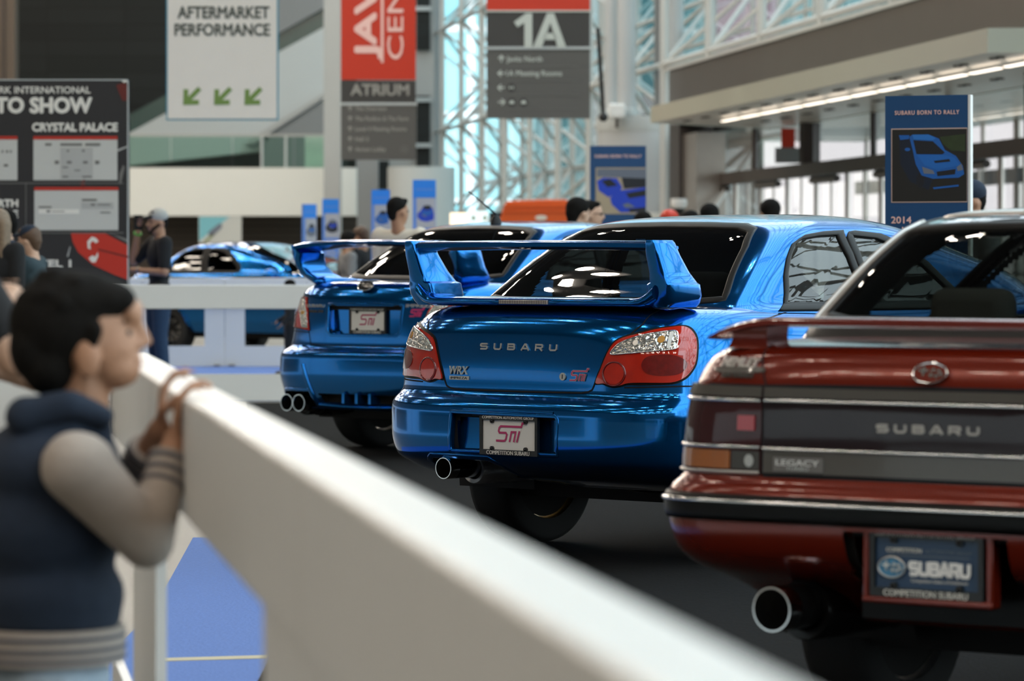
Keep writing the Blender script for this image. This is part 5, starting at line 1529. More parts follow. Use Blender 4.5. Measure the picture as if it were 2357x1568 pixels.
for (x0, y0, x1, y1) in ((90, 482, 183, 492), (188, 466, 262, 481), (140, 340, 215, 412)): rc(x0, y0, x1, y1, 'faint_ink' if x0 != 90 else 'cream_ink', .0345, 'map_zone')
rc(-160, 421, 285, 423, 'line_ink', .034, 'divider'); rc(60, 423, 61.5, 535, 'line_ink', .034, 'divider'); rc(-160, 535, 285, 537, 'line_ink', .034, 'divider')
def pp(name, pts, mat, off=.0325): flat_poly(name, [lc(*p) for p in pts], mat, t, off, .001)
pp('car_picture', [(164, 536), (240, 536), (297, 566), (297, 645), (262, 632), (215, 610), (180, 580), (168, 556)], 'sign_red')
pp('car_dark_line', [(225, 572), (297, 590), (297, 594), (230, 577)], 'sign_dark_red', .034)  # dark red line printed across the car picture
pp('car_flag', [(202, 556), (212, 545), (222, 548), (228, 556), (221, 560), (214, 554), (208, 562), (210, 574), (203, 572)], 'cream_ink', .034)
pp('car_flag', [(205, 594), (214, 588), (220, 592), (226, 580), (227, 590), (221, 604), (212, 604)], 'cream_ink', .034)
pp('car_picture', [(268, 196), (296, 188), (296, 232), (282, 232)], 'sign_dark_red'); pp('cream_mark', [(280, 186), (296, 185), (296, 192), (288, 193)], 'cream_ink')  # second car print, with a small cream shape above it
pp('streak', [(270, 345), (297, 335), (297, 338), (272, 349)], 'faint_ink'); pp('streak', [(276, 400), (284, 380), (288, 385), (280, 420), (275, 425)], 'line_ink'); pp('streak', [(155, 590), (162, 566), (163, 570), (158, 592)], 'faint_ink')
pp('dark_red_mark', [(186, 420), (196, 412), (196, 432), (188, 432)], 'sign_dark_red', .035)  # small dark red printed patch
pp('streak', [(240, 533), (297, 551), (297, 560), (262, 541)], 'line_ink')

# ---------------------------------------------------------------- blue car signs
M['sign_blue'] = material('deep blue sign', S(14, 70, 116), .45)
M['sign_blue2'] = material('bright blue sign', S(34, 132, 232), .45)
M['sign_blue3'] = material('pale blue sign', S(96, 140, 218), .5)
M['sign_photo'] = material('dark photo ground', S(30, 30, 28), .45)
M['sign_photo2'] = material('tan photo ground', S(178, 160, 132), .5, noise=.1, scale=6)
M['sign_photo3'] = material('grey photo ground', S(176, 176, 184), .5, noise=.12, scale=5)
M['photo_blue'] = material('printed blue', S(24, 96, 176), .45)
M['photo_blue2'] = material('printed vivid blue', S(26, 66, 190), .45)
M['photo_navy'] = material('printed navy', S(16, 30, 48), .45); M['photo_sky'] = material('printed light blue', S(40, 118, 200), .45); M['photo_sky2'] = material('printed mid blue', S(28, 104, 186), .45)
M['photo_dark'] = material('printed dark', S(22, 26, 34), .45)
M['photo_leaf'] = material('printed leaves', S(44, 58, 32), .5, noise=.4, scale=30)
M['photo_grey'] = material('printed grey', S(110, 116, 128), .5)
M['sign_foot'] = material('sign foot', (.5, .5, .5), .5)
M['photo_line'] = material('thin photo border', S(200, 175, 165), .5)
def sign_stand(label, Y, x0, x1, ytop, rz, base='sign_blue', edge=True):
    """a free-standing board; width along its own face so that turned boards keep their real width"""
    a, b = at(x0, 0, Y), at(x1, 0, Y); wv = (b.x-a.x)/max(.3, math.cos(rz)); cx = (a.x+b.x)/2
    t = thing('sign_board', label, 'sign', (cx, Y, .005), rz); h = at(0, ytop, Y).z
    MB().box((-wv/2, -.02, .05), (wv/2, .02, h)).build('board', base, t)
    if edge: MB().box((wv/2, -.022, .05), (wv/2+.014, .022, h)).build('edge_strip', 'white_lam', t)
    MB().box((-wv/2+.05, -.22, 0), (wv/2-.05, .22, .05)).build('foot', 'sign_foot', t)
    k = Y/FPX; c = (x0+x1)/2
    def lc(px, py): return ((px-c)*k/max(.3, math.cos(rz)), EYE-(py-HZ)*k)
    return t, wv, h, lc, k
t, w, h, lc, k = sign_stand('tall deep blue sign board with dark car photo behind the red sedan roof', 21.0, 2044, 2226, 222, math.radians(-24))
x, z = lc(2066, 266); flat_text('SUBARU BORN TO RALLY', x, z, 10*k, 'rose_ink', t, .023, 141*k/math.cos(.42), 'l', .012, 1.15)
x0, z1 = lc(2060, 300); x1, z0 = lc(2222, 466)
flat_rect('photo_border', x0-.006, z0-.006, w/2-.004, z1+.006, 'photo_line', t, .0215, .001); flat_rect('photo', x0, z0, w/2-.006, z1, 'sign_photo', t, .023, .001)
def up(name, pts, mat, off=.0245): flat_poly(name, [lc(*p) for p in pts], mat, t, off, .0008)
up('photo_car_side', [(2076, 324), (2104, 318), (2112, 360), (2124, 404), (2150, 414), (2140, 440), (2100, 420), (2078, 380)], 'photo_navy', .0238)
up('photo_wheel', oval(*(2122, 418), 9, 17, 16), 'photo_dark', .0242)
up('photo_roof', [(2105, 312), (2140, 312), (2156, 320), (2150, 326), (2108, 323)], 'photo_sky', .0262)
up('photo_hood', [(2114, 358), (2170, 359), (2196, 366), (2208, 384), (2160, 394), (2132, 384)], 'photo_sky2', .0258)
up('photo_leaves', [(2165, 318), (2220, 312), (2220, 352), (2190, 350), (2172, 335)], 'photo_leaf')
up('photo_car', [(2098, 317), (2105, 312), (2140, 312), (2163, 322), (2176, 348), (2200, 362), (2215, 385), (2218, 404), (2206, 412), (2150, 414), (2125, 406), (2112, 380), (2106, 350)], 'photo_blue')
up('photo_screen', [(2107, 325), (2150, 328), (2176, 354), (2170, 358), (2114, 357)], 'photo_dark', .0255)
up('photo_car', [(2075, 313), (2098, 313), (2097, 322), (2078, 324)], 'photo_blue'); up('photo_mirror', oval(*(2094, 346), 6, 4, 12), 'photo_blue', .0255)
up('photo_scoop', [(2152, 373), (2186, 369), (2188, 375), (2155, 378)], 'photo_dark', .0262); up('photo_grille', [(2158, 398), (2200, 392), (2198, 404), (2160, 408)], 'photo_dark', .0255)
up('photo_lamp', [(2126, 386), (2150, 395), (2154, 403), (2130, 402)], 'photo_grey', .0255); up('photo_lamp', [(2202, 388), (2212, 380), (2216, 394), (2204, 397)], 'photo_grey', .0255)
up('photo_lip', [(2150, 434), (2206, 428), (2206, 432), (2152, 438)], 'photo_blue', .0255)
for s_, yy, ww in (('2014', 516, 44), ('Subaru', 540, 66), ('Impreza', 563, 72)):
    x, z = lc(2058, yy); flat_text(s_, x, z, 16*k, 'rose_ink', t, .023, ww*k/math.cos(.42), 'l', .02)

t, w, h, lc, k = sign_stand('blue sign board with parked blue cars photo before the concrete column', 42, 1358, 1487, 337, 0, 'sign_blue', False)
x, z = lc(1369, 364); flat_text('SUBARU BORN TO RALLY', x, z, 7*k, 'rose_ink', t, .023, 107*k, 'l', .02, 1.1)
x0, z1 = lc(1371, 387); x1, z0 = lc(1486, 494); flat_rect('photo', x0, z0, x1, z1, 'sign_photo2', t, .0225, .001)
up('photo_dark_band', [(1374, 390), (1486, 390), (1486, 412), (1374, 408)], 'photo_grey')
up('photo_car', [(1374, 418), (1388, 410), (1420, 412), (1432, 432), (1425, 446), (1400, 455), (1378, 440)], 'photo_blue2')
up('photo_car', [(1430, 408), (1456, 404), (1486, 410), (1486, 432), (1436, 436)], 'photo_dark', .0242)
up('photo_car', [(1404, 456), (1425, 440), (1486, 432), (1486, 490), (1428, 490), (1408, 472)], 'photo_blue2', .025)
up('photo_glass', [(1440, 446), (1486, 438), (1486, 452), (1448, 458)], 'photo_dark', .026); up('photo_glass', [(1384, 418), (1404, 413), (1422, 428), (1398, 432)], 'photo_dark', .026); up('photo_grille', [(1446, 482), (1486, 478), (1486, 488), (1450, 490)], 'photo_dark', .026)
up('photo_lamp', [(1432, 472), (1446, 468), (1462, 478), (1440, 480)], 'photo_grey', .026)
def small_sign(label, Y, x0, x1, y0, rz, hd, car):
    global t
    t, w, h, lc, k = sign_stand(label, Y, x0, x1, y0, rz, 'sign_blue3', False)
    flat_rect('header', -w/2, h-hd*k, w/2, h, 'sign_blue2', t, .021, .002)
    flat_rect('header_line', -w/2+.12*w, h-hd*k*.58, w/2-.10*w, h-hd*k*.50, 'sign_blue3', t, .0235, .001)
    flat_rect('photo', -w/2+.16*w, h-hd*k*2.7, w/2-.02*w, h-hd*k*1.02, 'sign_photo3', t, .021, .002)
    P = [(-.36, -2.12), (-.35, -1.88), (-.22, -1.74), (-.10, -1.47), (.16, -1.42), (.30, -1.60), (.36, -1.9), (.35, -2.25), (.05, -2.36), (-.2, -2.3)]
    flat_poly('photo_car', [(x*w+.06*w, h+z*hd*k) for x, z in P], car, t, .0235, .001)
    G = [(-.14, -1.62), (-.06, -1.44), (.16, -1.42), (.26, -1.58), (.10, -1.70)]; F = [(-.24, -1.92), (-.18, -1.98), (.02, -2.12), (.0, -2.0)]
    flat_poly('photo_glass', [(x*w+.06*w, h+z*hd*k) for x, z in G], 'photo_dark' if car != 'photo_dark' else 'photo_grey', t, .025, .001)
    flat_poly('photo_hood', [(x*w+.06*w, h+z*hd*k) for x, z in [(-.12, -1.72), (.10, -1.80), (.24, -1.66), (.30, -1.86), (.10, -2.02), (-.16, -1.90)]], 'photo_blue2' if car == 'photo_dark' else 'photo_blue', t, .0252, .001)
    flat_poly('photo_lamp', [(x*w+.06*w, h+z*hd*k) for x, z in F], 'photo_grey', t, .0265, .001)
    for i in range(6): flat_rect('text_line', -w/2+.2*w, h-hd*k*(3.0+.28*i), w/2-(.15+.07*(i % 3))*w, h-hd*k*(2.88+.28*i), 'sign_photo3', t, .021, .001)
small_sign('small turned blue sign, leftmost of the four small ones', 53.5, 697, 726, 471, math.radians(38), 32, 'photo_grey')
small_sign('small blue sign with dark car photo, second from the left', 54.5, 742, 780, 459, math.radians(6), 33, 'photo_dark')
small_sign('small blue sign left of the person in the cream t-shirt', 46.3, 855, 897, 438, math.radians(8), 34, 'photo_blue')
small_sign('small blue sign right of the person in the cream t-shirt', 46, 950, 1003, 415, math.radians(4), 41, 'photo_blue2')
# hanging poster under the mezzanine
t = thing('poster', 'pale teal and white poster under the white mezzanine', 'poster', at(507, 560, 95)); k = 95/FPX
MB().box((-49*k, -.02, 0), (49*k, .02, 62*k)).build('sheet', 'sign_paper', t)
M['poster_teal'] = material('pale teal print', S(120, 185, 195), .5); M['poster_green'] = material('olive print', S(120, 130, 70), .5)
flat_poly('print', [(-48*k, 5*k), (-48*k, 61*k), (22*k, 61*k)], 'poster_teal', t, .021, .001)
flat_poly('print', [(-40*k, 1*k), (-32*k, 1*k), (-12*k, 20*k), (-16*k, 24*k)], 'poster_green', t, .023, .001)
flat_poly('print', smooth_outline([(-28*k, 24*k), (-10*k, 40*k), (2*k, 46*k), (4*k, 36*k), (-8*k, 24*k), (-20*k, 16*k)], 4), 'photo_grey', t, .023, .001)

# ---------------------------------------------------------------- kiosks and small things
M['orange'] = material('orange plastic', S(224, 92, 24), .4)
t = thing('kiosk', 'orange rounded kiosk roof behind the middle sedan', 'kiosk', (at(1235, 0, 60).x, 60, 0)); k = 60/FPX
MB().prism(smooth_outline([(-78*k, EYE+60*k), (-80*k, EYE+95*k), (-70*k, EYE+122*k), (-50*k, EYE+127*k), (50*k, EYE+130*k), (76*k, EYE+124*k), (80*k, EYE+95*k), (80*k, EYE+60*k)], 5), -.5, .5, 'y').build('hood', 'orange', t, bevel=.03)
MB().box((-76*k, -.45, 0), (76*k, .45, EYE+62*k)).build('counter', 'black', t)
for z in (100, 112): MB().box((-76*k, -.52, EYE+z*k), (70*k, -.5, EYE+z*k+.03)).build('rib', 'orange', t)
flat_poly('logo', oval(10*k, EYE+88*k, 14*k, 6*k, 20), 'cream_board', t, .51, .004)
M['menu_warm'] = material('lit menu panel', (.9, .8, .65), .5, emit=(1.0, .78, .52), power=1.5)
M['menu_cool'] = material('lit menu panel cool', (.8, .9, .9), .5, emit=(.75, .95, .95), power=.9)
t = thing('menu_board', 'pair of lit menu panels left of the roof aerial', 'sign', (at(1080, 0, 62).x, 62, 0)); k = 62/FPX
flat_rect('warm_panel', -44*k, EYE+70*k, -5*k, EYE+100*k, 'menu_warm', t, 0, .06); flat_rect('cool_panel', -3*k, EYE+76*k, 44*k, EYE+104*k, 'menu_cool', t, 0, .06)
MB().box((-46*k, 0, 0), (46*k, .3, EYE+72*k)).build('counter', 'dark_metal', t); MB().box((46*k, -.1, 0), (76*k, .2, EYE+101*k)).build('side_cabinet', 'black', t)
for x in (10, 36): flat_poly('menu_mark', oval(x*k, EYE+88*k, 4*k, 6*k, 14), 'poster_green', t, .061, .002)
t = thing('stool_table', 'small grey table beside the standing people at left', 'table', (at(66, 0, 31.6).x, 31.6, 0))
MB().box((-.16, -.25, .95), (.22, .25, 1.06)).build('tabletop', 'grey_paint', t, bevel=.01); MB().bar((0, 0, .02), (0, 0, .95), .03).lathe([(.001, .03), (.22, .03), (.22, 0)], 'z', 20).build('pedestal', 'dark_metal', t)
def exit_sign(px, py, o, label, w, h, mat, two=False):
    Y = px
    t = thing('door_sign', label, 'sign', wp(py, 2.8, .1)); t.rotation_euler = (0, 0, 0)
    MB().box((-w/2, -.03, .25), (w/2, .03, .25+h)).build('panel', mat, t)
    MB().box((-w/2-.1, -.05, 0), (w/2+.1, .05, .25)).build('bracket', 'mid_grey', t)
    return t
t = exit_sign(0, 63.0, .1, 'small orange upright sign standing on the door header', .22, .32, 'red_board')
t = exit_sign(0, 45.5, .1, 'red and white upright sign standing on the door header at right', .20, .30, 'sign_paper')
for i in range(3): flat_rect('red_mark', -.07, .28+.09*i, .07, .34+.09*i, 'sign_red', t, .031, .002)
M['arrow_pink'] = material('pinkish grey panel', S(190, 165, 162), .5)
flat_poly('arrow_panel', [(-.42, .18), (-.22, .38), (.32, .38), (.32, -.02), (-.22, -.02)], 'arrow_pink', t, -.06, .02)
# ---------------------------------------------------------------- people
M['skin_a'] = material('tan skin', (.42, .22, .13), .55, noise=.06, scale=30)
M['skin_b'] = material('light skin', (.58, .36, .25), .55, noise=.06, scale=30)
M['skin_c'] = material('brown skin', (.22, .115, .065), .55, noise=.06, scale=30)
M['hair'] = material('black hair', (.009, .008, .007), .85, spec=.12, noise=.3, scale=60, bump=.3)
M['beard'] = material('short beard', (.035, .022, .015), .9, spec=.1, noise=.3, scale=80)
M['hair_brown'] = material('brown hair', (.10, .055, .03), .6, noise=.4, scale=60, bump=.3)
M['hair_fair'] = material('fair long hair', (.20, .14, .09), .6, noise=.4, scale=60, bump=.3)
M['cloth_black'] = material('black cloth', (.009, .009, .010), .9, noise=.2, scale=40)
M['cloth_navy'] = material('navy cloth', (.010, .020, .040), .9, noise=.2, scale=40, bump=.2)
M['cloth_teal'] = material('dark teal cloth', (.025, .045, .055), .9, noise=.2, scale=40)
M['cloth_white'] = material('cream t-shirt', (.72, .66, .55), .9, noise=.05, scale=30)
M['cloth_grey'] = material('grey cloth', (.20, .20, .20), .9, noise=.1, scale=30)
M['denim'] = material('blue jeans', (.020, .045, .085), .9, noise=.3, scale=60, bump=.2)
M['denim_pale'] = material('washed jeans', (.34, .42, .50), .9, noise=.2, scale=60)
M['sleeve'] = material('heather sleeve', (.40, .345, .30), .95, noise=.08, scale=50)
M['rib_dark'] = material('knit stripe', (.10, .10, .12), .95)
M['cap_grey'] = material('grey cap cloth', (.42, .41, .38), .85)
M['shoe_dark'] = material('dark shoe', (.02, .02, .02), .6)
M['eye_dark'] = material('dark eye', (.01, .008, .007), .15, coat=.5)
M['eye_white'] = material('eye white', (.7, .68, .64), .3)
M['lip'] = material('lip', (.34, .13, .10), .5)
M['green_band'] = material('green band', (.12, .42, .06), .6)
M['bottle'] = material('dark bottle', (.05, .03, .02), .1, coat=.8)
M['label_white'] = material('white label', (.7, .7, .68), .5)


def blob(name, prims, mat, parent, voxel=.012, smooth=6, fac=.5):
    """one continuous surface grown over tapered limbs ('c', p, r, q, r2) and rounded masses ('e', centre, radii)"""
    m = MB()
    for p in prims:
        if p[0] == 'c':
            a, b = Vector(p[1]), Vector(p[3]); n = max(2, int((b-a).length/(min(p[2], p[4])*.9))+1)
            m.ball(a, p[2], 12, 8); m.ball(b, p[4], 12, 8); m.bar(a, b, p[2], 12, p[4])
        else:
            m.ball(p[1], p[2], 18, 12)
    o = m.build(name, mat, parent, True)
    r = o.modifiers.new('grow', 'REMESH'); r.mode = 'VOXEL'; r.voxel_size = voxel; r.use_smooth_shade = True
    s = o.modifiers.new('relax', 'SMOOTH'); s.iterations = smooth; s.factor = fac
    return o


def hand(wrist, direc, palm_n, size, curl=.6, spread=.10, thumb=1):
    """palm, four curled fingers of unequal length and a thumb from the side of the palm"""
    d = Vector(direc).normalized(); n = Vector(palm_n); n = (n-d*n.dot(d)).normalized(); u = d.cross(n)*thumb
    w = Vector(wrist); s = size; P = []
    pc = w+d*s*.42
    for k in (-1.5, -.5, .5, 1.5): P.append(('c', w+u*k*s*.10, s*.095, w+d*s*.75+u*k*s*.155, s*.085))
    for k, ln in ((1.5, .66), (.5, .78), (-.5, .74), (-1.5, .56)):
        a = w+d*s*.78+u*k*s*.16; ang = 0.; dirv = (d+u*k*spread*.4).normalized(); q = a
        for j, f in enumerate((.45, .32, .25)):
            ang += curl*(.55 if j == 0 else .75); v = dirv*math.cos(ang)+n*math.sin(ang)
            e = q+v*s*ln*f*1.0; P.append(('c', q, s*.080-.006*s*j*1.2, e, s*.072-.006*s*(j+1))); q = e
    a = w+d*s*.22+u*s*.22; b = a+(d*.55+u*.55+n*.35).normalized()*s*.34; c = b+(d*.8+u*.1+n*.55).normalized()*s*.28
    P += [('c', a, s*.10, b, s*.085), ('c', b, s*.08, c, s*.066)]
    return P


def person(label, pos, face, H=1.72, skin='skin_a', top='cloth_black', bottom='denim', hair='hair', style='short', sleeve='short', arms=None, cap=None, lean=0., beard=False,
           voxel=.013, head_turn=0., glasses=False, slim=1., bag=False, cat='person'):
    """a standing figure, x ahead, y to its left; arms = ((elbow, wrist), (elbow, wrist)) for left and right in units of height"""
    t = thing('person', label, cat, (pos[0], pos[1], 0), face); h = H
    V = lambda x, y, z: Vector((x*h+lean*max(0, z-.5)*h, y*h, z*h))
    if arms is None: arms = (((-.02, .135, .63), (.03, .13, .49)), ((-.02, -.135, .63), (.03, -.13, .49)))
    sh = {1: V(0, .105*slim, .81), -1: V(0, -.105*slim, .81)}
    B = []; shirt = []; pants = []
    hc = V(.012, 0, .932)
    ct, st_ = math.cos(head_turn), math.sin(head_turn)
    hd = lambda x, y, z: Vector((hc.x+(x*ct-y*st_)*h, hc.y+(x*st_+y*ct)*h, hc.z+z*h))
    B += [('e', hd(0, 0, .012), (.056*h, .046*h, .056*h)), ('e', hd(.014, 0, -.024), (.042*h, .037*h, .048*h)), ('c', hd(.036, 0, -.052), .016*h, hd(.026, 0, -.045), .02*h),
          ('c', hd(.052, 0, .002), .006*h, hd(.066, 0, -.018), .0085*h), ('c', hd(.044, .016, .012), .010*h, hd(.044, -.016, .012), .010*h),
          ('e', hd(-.002, .047, -.008), (.012*h, .006*h, .018*h)), ('e', hd(-.002, -.047, -.008), (.012*h, .006*h, .018*h)),
          ('c', V(-.008, 0, .83), .034*h, hd(-.012, 0, -.02), .032*h)]
    torso = [('e', V(0, 0, .535), (.062*h, .092*h*slim, .06*h)), ('e', V(0, 0, .62), (.056*h, .078*h*slim, .075*h)), ('e', V(0, 0, .735), (.066*h, .098*h*slim, .085*h)),
             ('c', V(-.004, .085*slim, .80), .040*h, V(-.004, -.085*slim, .80), .040*h)]
    B += torso; shirt += [('e', p[1], tuple(r+.006 for r in p[2])) if p[0] == 'e' else ('c', p[1], p[2]+.007, p[3], p[4]+.007) for p in torso]
    shirt += [('c', V(0, .05*slim, .53), .066*h, V(0, -.05*slim, .53), .066*h)]
    for sg, (el, wr) in zip((1, -1), arms):
        el, wr = V(*el), V(*wr); s0 = sh[sg]
        B += [('c', s0, .036*h, el, .025*h), ('c', el, .025*h, wr, .0165*h)]
        B += hand(wr, (wr-el), (1, -sg*.3, -.2) if wr.z < el.z else (.2, -sg, 0), .062*h, .5, thumb=sg)
        if sleeve == 'short': shirt.append(('c', s0, .044*h, s0.lerp(el, .78), .036*h))
        else: shirt += [('c', s0, .043*h, el, .033*h), ('c', el, .033*h, wr.lerp(el, .06), .025*h)]
    for sg in (1, -1):
        hp, kn, an = V(0, sg*.05, .52), V(.012, sg*.052, .285), V(-.01, sg*.055, .045)
        B += [('c', hp, .058*h, kn, .035*h), ('c', kn, .035*h, an, .022*h), ('c', an, .022*h, an+V(.09, sg*.01, -.022)-V(0, 0, 0), .018*h)]
        pants += [('c', hp, .066*h, kn, .045*h), ('c', kn, .045*h, an+Vector((0, 0, .02)), .038*h)]
    pants += [('e', V(0, 0, .535), (.068*h, .097*h*slim, .055*h))]
    blob('body', B, skin, t, voxel); blob('shirt', shirt, top, t, voxel+.003); blob('trousers', pants, bottom, t, voxel+.003)
    for sg in (1, -1):
        a = V(-.01, sg*.055, .0); blob('shoe', [('c', a+Vector((-.02, 0, .045)), .042, a+Vector((.13, sg*.01, .040)), .038), ('c', a+Vector((.0, 0, .06)), .042, a+Vector((.06, 0, .05)), .042)], 'shoe_dark', t, .012)
    for sg in (1, -1):
        e = hd(.0475, sg*.018, .0); MB().ball(e, .0062*h, 10, 8).build('eye', 'eye_dark', t, True)
    m = hd(.054, 0, -.034); MB().ball(m, (.004*h, .012*h, .0035*h), 10, 6).build('mouth', 'lip', t, True)
    hp = []
    if style in ('short', 'crop'):
        hp = [('e', hd(-.012, 0, .026), (.056*h, .050*h, .050*h)), ('c', hd(-.035, 0, .0), .034*h, hd(-.034, 0, -.025), .026*h), ('c', hd(.03, .02, .052), .016*h, hd(.03, -.02, .052), .016*h)]
    if style == 'full':
        hp = [('e', hd(-.010, 0, .028), (.062*h, .056*h, .054*h)), ('c', hd(-.035, 0, .0), .042*h, hd(-.038, 0, -.035), .030*h), ('c', hd(.034, .022, .046), .018*h, hd(.034, -.022, .046), .018*h)]
    if style == 'long':
        hp = [('e', hd(-.010, 0, .024), (.060*h, .053*h, .054*h))]
        for y in (.04, .02, 0, -.02, -.04): hp.append(('c', hd(-.025, y, .0), .030*h, hd(-.045, y*1.3, -.16), .018*h))
        for sg in (1, -1): hp.append(('c', hd(.012, sg*.044, .01), .014*h, hd(.0, sg*.05, -.09), .012*h))
    if hp: blob('hair', hp, hair, t, voxel)
    if beard: blob('beard', [('c', hd(.034, .028, -.034), .009*h, hd(.040, 0, -.060), .012*h), ('c', hd(.034, -.028, -.034), .009*h, hd(.040, 0, -.060), .012*h), ('c', hd(.0, .042, -.01), .009*h, hd(.032, .030, -.036), .012*h), ('c', hd(.0, -.042, -.01), .009*h, hd(.032, -.030, -.036), .012*h)], 'beard', t, .009)
    if cap:
        c = blob('cap', [('e', hd(-.006, 0, .034), (.062*h, .055*h, .050*h))], cap, t, voxel)
        blob('cap_brim', [('c', hd(.045, .022, .030), .010*h, hd(.085, .014, .022), .007*h), ('c', hd(.045, -.022, .030), .010*h, hd(.085, -.014, .022), .007*h), ('c', hd(.06, 0, .030), .009*h, hd(.094, 0, .022), .007*h)], 'cloth_black' if cap == 'cap_grey' else cap, t, .010)
    if glasses:
        g = MB(); 
        for sg in (1, -1): g.tube([hd(.056, sg*(.019+.0)+.010*math.cos(a)*1., .0+.008*math.sin(a)) for a in np.linspace(0, 2*math.pi, 13)[:-1]], .0014*h, 6, True); g.bar(hd(.056, sg*.03, .002), hd(.0, sg*.048, .003), .0014*h)
        g.build('glasses', 'trim_black', t)
    if bag:
        blob('shoulder_bag', [('e', V(.02, -.15, .56), (.08*h, .035*h, .075*h))], 'cloth_black', t, .015)
        MB().tube([V(.02, -.15, .62), V(.02, -.02, .83), V(-.06, .06, .76), V(-.06, .0, .62)], .012, 8).build('bag_strap', 'cloth_black', t, True)
    return t, hd, V

Pi = math.pi
def spot(px, Y): v = at(px, 0, Y); return (v.x, v.y)
# the person phoning between the two far barriers
arms = (((.02, .15, .64), (.16, -.01, .655)), ((.10, -.16, .70), (.10, -.075, .885)))
tm, hd, V = person('person in grey cap and black shirt holding a phone and a bottle between far barriers', spot(366, 38.5), math.radians(205), 1.73, 'skin_a', 'cloth_black', 'denim', 'hair', 'crop', 'short', arms, 'cap_grey', .0, True, head_turn=.1)
w = tm.matrix_basis @ V(.10, -.075, .885)
ph = thing('phone', 'black phone held to the ear of the person in the grey cap', 'phone', tm.matrix_basis @ V(.105, -.062, .93), math.radians(205), )
MB().box((-.045, -.006, -.075), (.045, .006, .075)).build('case', 'trim_black', ph, bevel=.005)
bt = thing('bottle', 'dark drink bottle held at the waist by the person in the grey cap', 'bottle', tm.matrix_basis @ V(.212, -.015, .60))
MB().lathe([(.001, 0), (.032, .003), (.034, .06), (.030, .10), (.034, .14), (.030, .17), (.013, .21), (.013, .235), (.001, .236)], 'z', 20).build('glass', 'bottle', bt, True)
MB().lathe([(.0335, .105), (.035, .135), (.033, .155)], 'z', 20).build('bottle_label', 'label_white', bt, True); MB().lathe([(.015, .215), (.015, .24), (.001, .241)], 'z', 14).build('bottle_cap', 'sign_red', bt, True)
for nm, mt, p, q in (('wristband', 'green_band', (.10, -.088, .862), (.10, -.083, .871)), ('watch', 'steel', (.130, .022, .653), (.138, .015, .654))):
    MB().bar(V(*p), V(*q), .042 if nm == 'wristband' else .036, 16).build(nm, mt, tm, True)
# the white t-shirt behind the farther sedan
person('person in cream t-shirt seen from behind near the small blue signs', spot(938, 35), math.radians(62), 1.80, 'skin_a', 'cloth_white', 'denim', 'hair', 'crop', 'short', None, None, -.25, False, head_turn=-.35, slim=1.12)
person('person with brown hair in dark jacket beyond the swept wing', spot(833, 47), math.radians(150), 1.62, 'skin_a', 'cloth_black', 'cloth_black', 'hair_brown', 'full', 'long')
person('person in pale shirt with a dark shoulder bag beyond the swept wing', spot(800, 46), math.radians(20), 1.56, 'skin_a', 'cloth_grey', 'cloth_black', 'hair', 'full', 'short', bag=True)
person('child in dark clothes standing beside the white rearmost barriers', spot(668, 40), math.radians(190), 1.02, 'skin_a', 'cloth_black', 'cloth_black', 'hair', 'full', 'long', (((.03, .15, .64), (.10, .17, .56)), ((.0, -.14, .64), (.10, -.20, .58))))
# heads beyond the roofs
person('person with black hair and pale face looking right beside the orange kiosk', spot(1328, 34), math.radians(35), 1.775, 'skin_b', 'cloth_black', 'denim', 'hair', 'full', 'long', glasses=False)
person('person with glasses partly hidden behind the black-haired visitor by the kiosk', spot(1357, 35.3), math.radians(-10), 1.777, 'skin_b', 'cloth_grey', 'denim', 'hair', 'short', 'long', glasses=True)
person('person with dark hair whose head shows left of the dome camera over the roof', spot(1480, 38), math.radians(80), 1.70, 'skin_b', 'cloth_grey', 'denim', 'hair', 'full', 'long')
person('person in a red orange cap behind the middle sedan roof', spot(1541, 37), math.radians(100), 1.70, 'skin_b', 'cloth_navy', 'denim', 'hair', 'short', 'long', cap='red_board')
person('person whose dark hair just shows over the roof right of the concrete column', spot(1590, 38.2), math.radians(80), 1.71, 'skin_b', 'cloth_black', 'denim', 'hair', 'full', 'long')
person('person with black hair before the pinkish pier left of the doors', spot(1633, 36.2), math.radians(95), 1.75, 'skin_b', 'cloth_black', 'denim', 'hair', 'full', 'long')
person('person with black hair standing in front of the glass doors', spot(1774, 36), math.radians(110), 1.79, 'skin_b', 'cloth_grey', 'denim', 'hair', 'full', 'long')
person('person in dark cap looking left past the tall blue sign', spot(2238, 24.6), math.radians(205), 1.74, 'skin_a', 'cloth_grey', 'denim', 'hair', 'crop', 'short', cap='cloth_navy')
# at left, before the black directory wall
person('person with brown hair and dark beret resting the chin on a hand', spot(88, 30.5), math.radians(165), 1.50, 'skin_b', 'cloth_teal', 'cloth_black', 'hair_brown', 'full', 'short', (((.12, .13, .70), (.10, .05, .845)), ((.06, -.14, .66), (.14, -.09, .60))), cap='cloth_navy', slim=.9, lean=.1)
person('person with long fair hair in black at the left edge', spot(-4, 29), math.radians(60), 1.62, 'skin_b', 'cloth_black', 'denim', 'hair_fair', 'long', 'long', slim=1.)
person('person with black hair in dark jacket behind the long-haired visitor', spot(14, 33), math.radians(200), 1.66, 'skin_b', 'cloth_navy', 'cloth_black', 'hair', 'full', 'long')
# the adult beside the boy, mostly beyond the edge of the frame
person('adult in black at the left edge whose bare forearm reaches behind the boy', (-1.24, 7.75), math.radians(20), 1.68, 'skin_b', 'cloth_black', 'cloth_black', 'hair', 'full', 'short', (((.05, .17, .66), (.20, .10, .60)), ((.11, -.16, .635), (.13, -.03, .70))), slim=1.)

